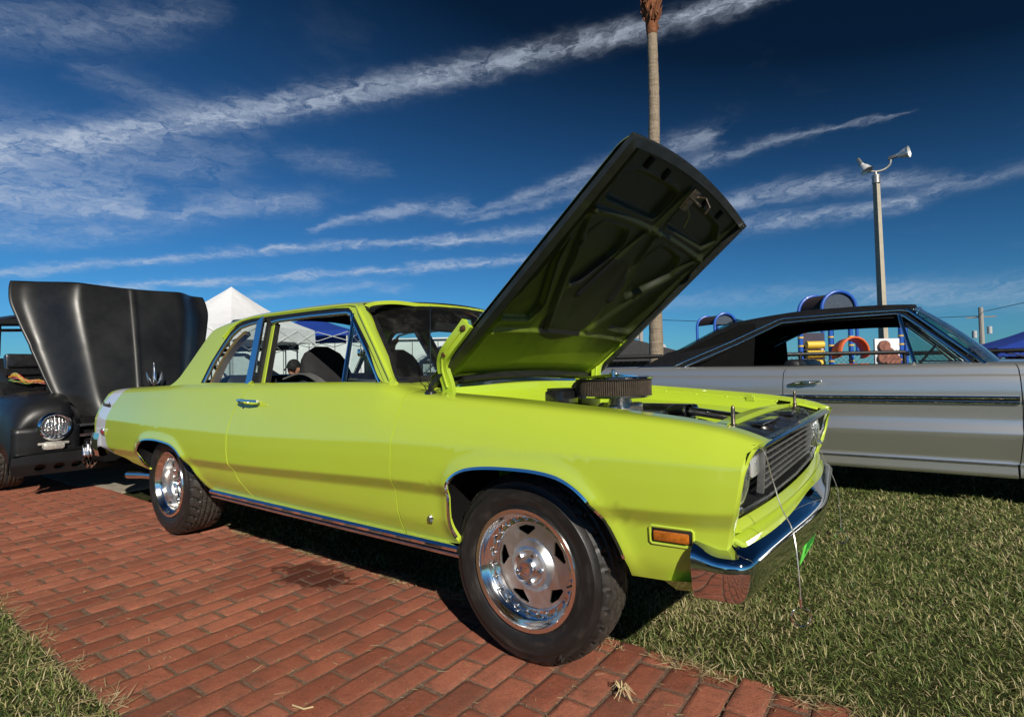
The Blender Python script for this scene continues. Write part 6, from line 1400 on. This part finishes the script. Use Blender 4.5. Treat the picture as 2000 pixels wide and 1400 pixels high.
# ================================================================== canopies
def canopy(name, label, loc, rot, half, ez, pz, m, legm, valance=.22, legs=True, frame=True, cat='tent'):
    th_ = thing(name, label, cat, loc, rot); cs = [(-half, -half), (half, -half), (half, half), (-half, half)]
    mb = MB()
    for i in range(4):
        a = cs[i]; b2 = cs[(i+1) % 4]
        def f(u, v, a=a, b2=b2):
            ex, ey = a[0]+(b2[0]-a[0])*u, a[1]+(b2[1]-a[1])*u; h = ez+(pz-ez)*v; sag = -.10*math.sin(math.pi*v)*(.4+.6*abs(2*u-1))-.05*math.sin(math.pi*u)*(1-v)*0
            return (ex*(1-v), ey*(1-v), h+sag)
        mb.grid(f, np.linspace(0, 1, 9), np.linspace(0, 1, 9))
    o = fix_normals(mb.build('canopy_top', m, th_, angle=25))
    for i in range(4):
        a = cs[i]; b2 = cs[(i+1) % 4]; mb = MB(); mb.grid(lambda u, v: (a[0]+(b2[0]-a[0])*u+.01*math.sin(u*40)*v, a[1]+(b2[1]-a[1])*u+.01*math.cos(u*37)*v, ez-valance*v), np.linspace(0, 1, 17), [0, .5, 1]); mb.build('valance', m, th_)
    if legs:
        for c in cs: MB().box((c[0]*.98, c[1]*.98, ez/2), (.035, .035, ez)).build('leg', legm, th_)
    if frame:
        for i in range(4):
            a = Vector((*cs[i], ez-.05)); b2 = Vector((*cs[(i+1) % 4], ez-.05)); n = 4
            for k in range(n):
                p0 = a+(b2-a)*(k/n); p1 = a+(b2-a)*((k+1)/n); dz_ = Vector((0, 0, -.28)); MB().tube([p0, p1+dz_], .012, 5).build('truss_bar', legm, th_); MB().tube([p0+dz_, p1], .012, 5).build('truss_bar', legm, th_)
    return th_
def cloth(name, c):
    m = bpy.data.materials.new(name); m.use_nodes = True; t = NT(m.node_tree); b = t.n['Principled BSDF']; b.inputs['Roughness'].default_value = .8
    p = t.new('ShaderNodeTexCoord').outputs['Object']; n = t.noise(p, 1.6, 5, .6)
    t.l.new(t.mix(n, c, tuple(x*.85 for x in c)), b.inputs['Base Color']); t.l.new(t.bump(t.noise(p, 3., 4, .6), .5, .06), b.inputs['Normal'])
    tr = t.new('ShaderNodeBsdfTranslucent'); tr.inputs[0].default_value = (*c, 1); ms = t.new('ShaderNodeMixShader'); ms.inputs[0].default_value = .18
    t.l.new(b.outputs[0], ms.inputs[1]); t.l.new(tr.outputs[0], ms.inputs[2]); t.l.new(ms.outputs[0], t.n['Material Output'].inputs[0]); return m
M_CWHT = cloth('white_canvas', (.86, .87, .90)); M_CBLU = cloth('blue_canvas', (.012, .060, .42)); M_CGRY = cloth('grey_canvas', (.018, .020, .022)); M_POLE = mat('white_pole', (.62, .62, .60), .4); M_POLEB = mat('dark_pole', (.03, .03, .03), .5)
canopy('white_tent', 'white pop up tent with a pointed top between the pickup hood and the lime roof', (-10.95, 3.75, 0), R(18), 1.22, 2.02, 2.96, M_CWHT, M_POLE, .30)
canopy('blue_tent', 'bright blue canopy at the right behind the black fence', (3.75, 13.1, 0), R(10), 1.75, 1.23, 1.98, M_CBLU, M_POLEB, .16)
canopy('blue_canopy', 'blue and grey canopy seen through the lime coupe side window', (-15.6, 8.9, 0), R(33), 1.9, 2.36, 3.0, M_CBLU, M_POLE, .16)
canopy('grey_canopy', 'grey canopy beside the blue one seen through the coupe side window', (-16.6, 6.2, 0), R(25), 1.7, 2.10, 2.45, M_CGRY, M_POLE, .25)
# ================================================================== white long building beyond
bd_ = thing('white_building', 'long low white building seen through the lime coupe windows', 'building', (-20.5, 13.3, 0), math.atan2(6.59, 9.02))
mb = MB(); mb.box((0, 0, 1.22), (13.5, 3.0, 2.44)); mb.build('wall', mat('white_siding', (.62, .65, .66), .7, noise=.06, nscale=2), bd_, False)
for k in range(12): MB().box((-6.2+k*1.12, -1.512, 1.2), (.03, .02, 2.3)).build('wall_seam', mat('seam_grey', (.12, .12, .12), .6) if 'seam_grey' not in MATS else MATS['seam_grey'], bd_, False)
MB().box((0, 0, 2.47), (13.8, 3.3, .06)).build('roof', M_WHT, bd_, False)
for k in range(9): MB().box((2.6, -1.52, 1.35+k*.11), (1.1, .03, .05)).build('louvre', MATS['seam_grey'], bd_, False)
# ================================================================== dark shelter behind the palm
sh_ = thing('dark_shelter', 'dark gabled shelter with a perforated wall left of the palm trunk', 'shelter', (-6.0, 12.9, 0), R(32))
mb = MB(); mb.prism([(-2.2, 1.28), (0, 1.92), (2.2, 1.28), (2.2, 1.20), (-2.2, 1.20)], 2.5, 'y', -.6); fix_normals(mb.build('roof', mat('shelter_dark', (.015, .015, .018), .6, noise=.3), sh_, False))
mb = MB(); mb.box((0, 0, 1.05), (3.9, .1, .50)); mb.build('wall', MATS['shelter_dark'], sh_, False)
for k in range(16): MB().box((-1.7+k*.22, -.07, 1.22), (.05, .05, .14)).build('vent_slot', mat('slot_light', (.12, .14, .17), .6) if 'slot_light' not in MATS else MATS['slot_light'], sh_, False)
for s in (-1.8, 1.8): MB().box((s, 0, .5), (.12, .12, 1.)).build('post', MATS['shelter_dark'], sh_, False)
wf = thing('white_banner_fence', 'white mesh banner strung low behind the air cleaner', 'banner', (-4.4, 8.6, 0), R(34)); MB().box((0, 0, .55), (3.6, .03, .90)).build('banner', M_WHT, wf, False)
for s in (-1.75, 1.75): MB().tube([(s, 0, 0), (s, 0, 1.05)], .025, 8).build('post', M_POLEB, wf)
# ================================================================== utility poles, wires, flag
M_WOOD = mat('grey_pole', (.30, .28, .26), .8, noise=.2)
u1 = thing('utility_pole', 'wooden utility pole with insulators just left of the palm trunk', 'utility pole', (-16.9, 40.2, 0)); MB().tube([(0, 0, 0), (0, 0, 6.2)], [.2, .15], 10).build('pole', M_WOOD, u1)
MB().box((0, 0, 4.9), (1.8, .1, .1)).build('crossarm', M_WOOD, u1); MB().lathe([(0, 0), (.25, .02), (.25, .7), (0, .72)], 12, 'z', (-.35, 0, 3.4)).build('transformer', M_WOOD, u1)
u2 = thing('utility_pole', 'distant utility pole with transformers beside the silver car windshield', 'utility pole', (5.6, 56.6, 0)); MB().tube([(0, 0, 0), (0, 0, 5.4)], [.2, .16], 10).build('pole', M_WOOD, u2)
for dx_ in (-.45, .5): MB().lathe([(0, 0), (.17, .02), (.17, .6), (0, .62)], 12, 'z', (dx_, 0, 2.9+.3*(dx_ > 0))).build('transformer', mat('transformer_grey', (.4, .42, .44), .5) if 'transformer_grey' not in MATS else MATS['transformer_grey'], u2)
MB().box((0, 0, 4.6), (1.9, .12, .1)).build('crossarm', M_WOOD, u2)
wr = MB(); wr.tube([(-16.9, 40.2, 5.0), (-8, 47, 4.4), (5.6, 56.6, 4.7)], .022, 4); wr.tube([(5.6, 56.6, 5.0), (12, 48, 5.9), (24, 42, 8.5)], .022, 4); wr.tube([(-16.9, 40.2, 3.9), (-30, 33, 3.6), (-48, 24, 4.6)], .02, 4)
tag(wr.build('power_line', M_BLKPAINT), 'thin black power lines strung low across the sky', 'power line')
fl_ = thing('feather_flag', 'small white feather flag with a red mark right of the palm', 'flag', (-8.2, 22.0, 0)); MB().tube([(0, 0, 0), (0, 0, 1.95)], .02, 6).build('pole', M_POLE, fl_)
mb = MB(); mb.add([(0, .01, 1.1), (.28, .01, 1.2), (.30, .01, 1.7), (.14, .01, 2.05), (0, .01, 2.1)], [(0, 1, 2, 3, 4)]); mb.build('cloth', M_WHT, fl_, False); MB().box((.15, -.02, 1.55), (.12, .02, .14)).build('red_mark', M_PRED, fl_, False)
# ================================================================== simple cars beyond
def far_car(label, loc, rot, m, glass=M_GLASSC):
    c = thing('parked_car', label, 'car', loc, rot, 'cars parked beyond the lime coupe')
    mb = MB(); prof = [(-2.2, .35), (-2.25, .75), (-2.1, .92), (-1.2, .96), (1.0, .96), (2.0, .88), (2.2, .70), (2.2, .35)]; mb.prism(prof, 1.7, 'y', -.85); o = fix_normals(mb.build('body', m, c, False)); bv = o.modifiers.new('b', 'BEVEL'); bv.width = .07; bv.segments = 3
    mb = MB(); mb.grid(lambda u, v: ((-1.25+.45*v)+u*(2.2-.95*v), 0, 0), [0, 1], [0, 1]); mb = MB()
    rf = [(-.85, -.58, 1.38), (.35, -.58, 1.38), (.35, .58, 1.38), (-.85, .58, 1.38)]; bs = [(-1.45, -.76, .95), (.95, -.76, .95), (.95, .76, .95), (-1.45, .76, .95)]
    ro = MB(); ro.box((-.25, 0, 1.39), (1.25, 1.16, .05), .02); ro.build('roof', m, c)
    for a, b2 in zip(rf, bs): MB().tube([a, b2], .035, 6, up=(.3, .9, .1)).build('pillar', m, c)
    for s in (-1, 1): MB().tube([(-.15, s*.58, 1.38), (-.1, s*.76, .95)], .03, 6, up=(1, 0, 0)).build('pillar', m, c)
    for i in range(4): j = (i+1) % 4; mobj('window', [bs[i], bs[j], rf[j], rf[i]], [(0, 1, 2, 3)], glass, c, False)
    for wx in (-1.35, 1.35):
        for s in (-1, 1): MB().lathe([(0, -.1), (.2, -.1), (.32, -.09), (.33, 0), (.32, .09), (0, .1)], 24, 'y', (wx, s*.78, .33)).build('wheel', M_BLK, c)
    MB().box((-.3, 0, .75), (1.6, 1.3, .5), .05).build('interior', M_VINYL, c)
    return c
M_FBLUE = car_paint('dark_blue_paint', (.010, .022, .045)); M_FGREY = car_paint('far_white_paint', (.62, .63, .64)); M_FBK = car_paint('far_black_paint', (.010, .010, .011))
far_car('dark blue sedan glimpsed between the coupe cowl and its raised hood', (-4.3, 4.8, 0), R(8), M_FBLUE)
far_car('white sedan parked farther back behind the dark blue one', (-7.6, 7.6, 0), R(20), M_FGREY)
far_car('black car with a bright stripe glimpsed low through the coupe side window', (-7.9, 1.75, -.06), R(95), M_FBK)
def across(label, loc, rot, m):  # unseen cars added behind the viewer to give the paint reflections
    c = far_car(label, loc, rot, m); c['group'] = 'unseen cars added behind the viewer for reflections'; c.name = 'parked_car'; return c
across('unseen white sedan added behind the viewer for the lime paint to mirror', (-1.6, -8.2, 0), R(4), M_FGREY)
across('unseen black sedan added beside the white one for the lime paint to mirror', (3.6, -8.4, 0), R(6), M_FBK)
across('unseen dark blue sedan added farthest back for the lime paint to mirror', (-7.0, -7.8, 0), R(-3), M_FBLUE)
# canopy peak just showing over the pickup: a treetop far off
tr_ = thing('distant_tree', 'small distant tree top peeking over the pickup hood', 'tree', (-34, 8.0, 0)); MB().tube([(0, 0, 0), (0, 0, 3.8)], [.25, .12], 8).build('trunk', M_TRUNK, tr_)
mb = MB(); rs = random.Random(2)
for k in range(500):
    a = rs.uniform(0, 6.28); r = rs.random()**.5*1.7; z = 4.6+rs.gauss(0, .6); q = Vector((r*math.cos(a), r*math.sin(a), z)); d1 = Vector((rs.gauss(0, 1), rs.gauss(0, 1), rs.gauss(0, 1))).normalized()*.16; d2 = d1.cross(Vector((rs.gauss(0, 1), rs.gauss(0, 1), rs.gauss(0, 1)))).normalized()*.08
    mb.add([q-d1, q+d2, q+d1, q-d2], [(0, 1, 2, 3)])
kind(mb.build('crown', M_FROND, tr_, False), 'stuff')
tr_.location = (-33.5, 8.3, -.55)
# ================================================================== two seated men in caps
M_SKIN = mat('skin', (.50, .25, .16), .55, noise=.1); M_CAP = mat('cap_black', (.010, .010, .011), .8)
def man(label, loc, rot, shirt, grey_hair):
    g = thing('person', label, 'person', loc, rot)
    # body: one skinned figure seated, x forward
    J = {'pel': (0, 0, .46, .14), 'ch': (-.03, 0, .78, .16), 'nk': (-.01, 0, .93, .06), 'hd': (.03, 0, 1.02, .055), 'ls': (-.03, .19, .84, .065), 'le': (.06, .26, .58, .045), 'lh': (.28, .18, .52, .032), 'rs': (-.03, -.19, .84, .065), 're': (.06, -.26, .58, .045), 'rh': (.28, -.18, .52, .032),
         'lk': (.42, .13, .48, .065), 'lf': (.44, .13, .10, .045), 'lt': (.58, .14, .05, .035), 'rk': (.42, -.13, .48, .065), 'rf': (.44, -.13, .10, .045), 'rt': (.58, -.14, .05, .035)}
    E = [('pel', 'ch'), ('ch', 'nk'), ('nk', 'hd'), ('ch', 'ls'), ('ls', 'le'), ('le', 'lh'), ('ch', 'rs'), ('rs', 're'), ('re', 'rh'), ('pel', 'lk'), ('lk', 'lf'), ('lf', 'lt'), ('pel', 'rk'), ('rk', 'rf'), ('rf', 'rt')]
    ks = list(J); me = bpy.data.meshes.new('body'); me.from_pydata([J[k][:3] for k in ks], [(ks.index(a), ks.index(b)) for a, b in E], []); o = bpy.data.objects.new('body', me); col.objects.link(o); o.parent = g
    sk = o.modifiers.new('skin', 'SKIN'); 
    for i, k in enumerate(ks): me.skin_vertices[0].data[i].radius = (J[k][3], J[k][3])
    me.skin_vertices[0].data[0].use_root = True; sb = o.modifiers.new('sub', 'SUBSURF'); sb.levels = 2; sb.render_levels = 2; me.materials.append(shirt)
    mb = MB()
    def head(u, v):   # u longitude, v latitude
        th = v*math.pi; r = .098; x = r*math.sin(th)*math.cos(u)*1.12; y = r*math.sin(th)*math.sin(u)*.82; z = .135*math.cos(th)
        if z < 0: x *= 1-.35*(-z/.135)**1.5*(1 if math.cos(u) < 0 else .55); y *= 1-.30*(-z/.135)
        x += .022*math.exp(-(u if u < 3.14 else u-6.283)**2/.04)*math.exp(-((z+.01)/.028)**2)   # nose
        x -= .008*math.exp(-((abs(u if u < 3.14 else u-6.283)-.38)/.16)**2)*math.exp(-((z-.025)/.018)**2)   # eye sockets
        x += .006*math.exp(-(u if u < 3.14 else u-6.283)**2/.12)*math.exp(-((z+.062)/.014)**2)   # mouth
        return (x+.03, y, z+1.12)
    mb.grid(head, np.linspace(0, 2*math.pi, 41), np.linspace(0, 1, 25)); hd_ = fix_normals(mb.build('head', M_SKIN, g))
    for s in (-1, 1): MB().box((.02, s*.083, 1.11), (.035, .018, .06), .008).build('ear', M_SKIN, g)
    mb = MB(); mb.grid(lambda u, v: (.026+.118*math.sin(v*math.pi/2)*math.cos(u), .093*math.sin(v*math.pi/2)*math.sin(u), 1.155+.115*math.cos(v*math.pi/2)), np.linspace(0, 2*math.pi, 33), np.linspace(0, 1, 10)); mb.build('cap', M_CAP, g)
    mb = MB(); mb.grid(lambda u, v: (.10+.115*v*math.cos(u*.9), .085*math.sin(u*1.3)*(1-.1*v), 1.160-.02*v-.03*v*u*u), np.linspace(-1.2, 1.2, 13), np.linspace(0, 1, 5)); o = mb.build('cap_brim', M_CAP, g); o.modifiers.new('t', 'SOLIDIFY').thickness = .006
    if grey_hair: mb = MB(); mb.grid(lambda u, v: (.028+(.116)*math.cos(u), .094*math.sin(u), 1.155-.06*v), np.linspace(1.3, 5.0, 20), [0, 1]); mb.build('hair', mat('grey_hair', (.42, .42, .40), .8) if 'grey_hair' not in MATS else MATS['grey_hair'], g)
    ch = thing('folding_chair', 'folding camp chair under the man in '+('the orange shirt' if grey_hair is False else 'the grey shirt'), 'chair', loc, rot)
    MB().box((0.10, 0, .40), (.46, .50, .03), .01).build('seat', M_CAP, ch); MB().box((-.17, 0, .68), (.03, .50, .38), .01).build('backrest', M_CAP, ch)
    for sx in (-.12, .30):
        for sy in (-.23, .23): MB().tube([(sx, sy, 0), (sx, sy, .40)], .012, 6).build('leg', M_POLEB, ch)
man('seated man in a black cap and orange shirt seen through the coupe window', (-6.22, 2.27, -.04), R(-60), mat('orange_shirt', (.55, .16, .05), .8), False)
man('seated grey haired man in a black cap and grey shirt beside the orange shirt', (-6.40, 2.66, -.04), R(-50), mat('grey_shirt', (.35, .36, .36), .8), True)
yc = thing('yellow_cooler', 'yellow cooler box on a stand left of the seated men', 'cooler', (-6.6, 2.0, 0)); MB().box((0, 0, .95), (.28, .20, .14), .02).build('box', M_PYEL, yc); MB().box((0, 0, 1.03), (.29, .21, .03), .01).build('lid', M_BLKPAINT, yc); MB().box((0, 0, .44), (.26, .18, .86), .01).build('stand', M_POLEB, yc)
# hang tag on the coupe's mirror
tg = MB(); tg.box((0, 0, 0), (.004, .085, .145), .001); o = tg.build('mirror_tag', M_SIGN, car); o.location = (-.965, .055, 1.218); o.rotation_euler = (0, R(-8), R(20))
# straggling items: blurred heaps of white and brown goods behind the right hand fence
for k, (x_, y_, w_, m_, nm, lb) in enumerate(((3.2, 12.6, .9, M_WHT, 'white_table', 'white covered table under the bright blue canopy'), (2.6, 11.6, .5, mat('brown_cloth', (.16, .09, .06), .8), 'brown_table', 'brown covered table behind the fence beside the silver car'))):
    t_ = thing(nm, lb, 'table', (x_, y_, 0), R(10)); MB().box((0, 0, .52), (w_*1.5, .7, 1.02), .02).build('cover', m_, t_); MB().box((.1, 0, 1.05), (w_*.7, .4, .10), .02).build('top_box', m_, t_)
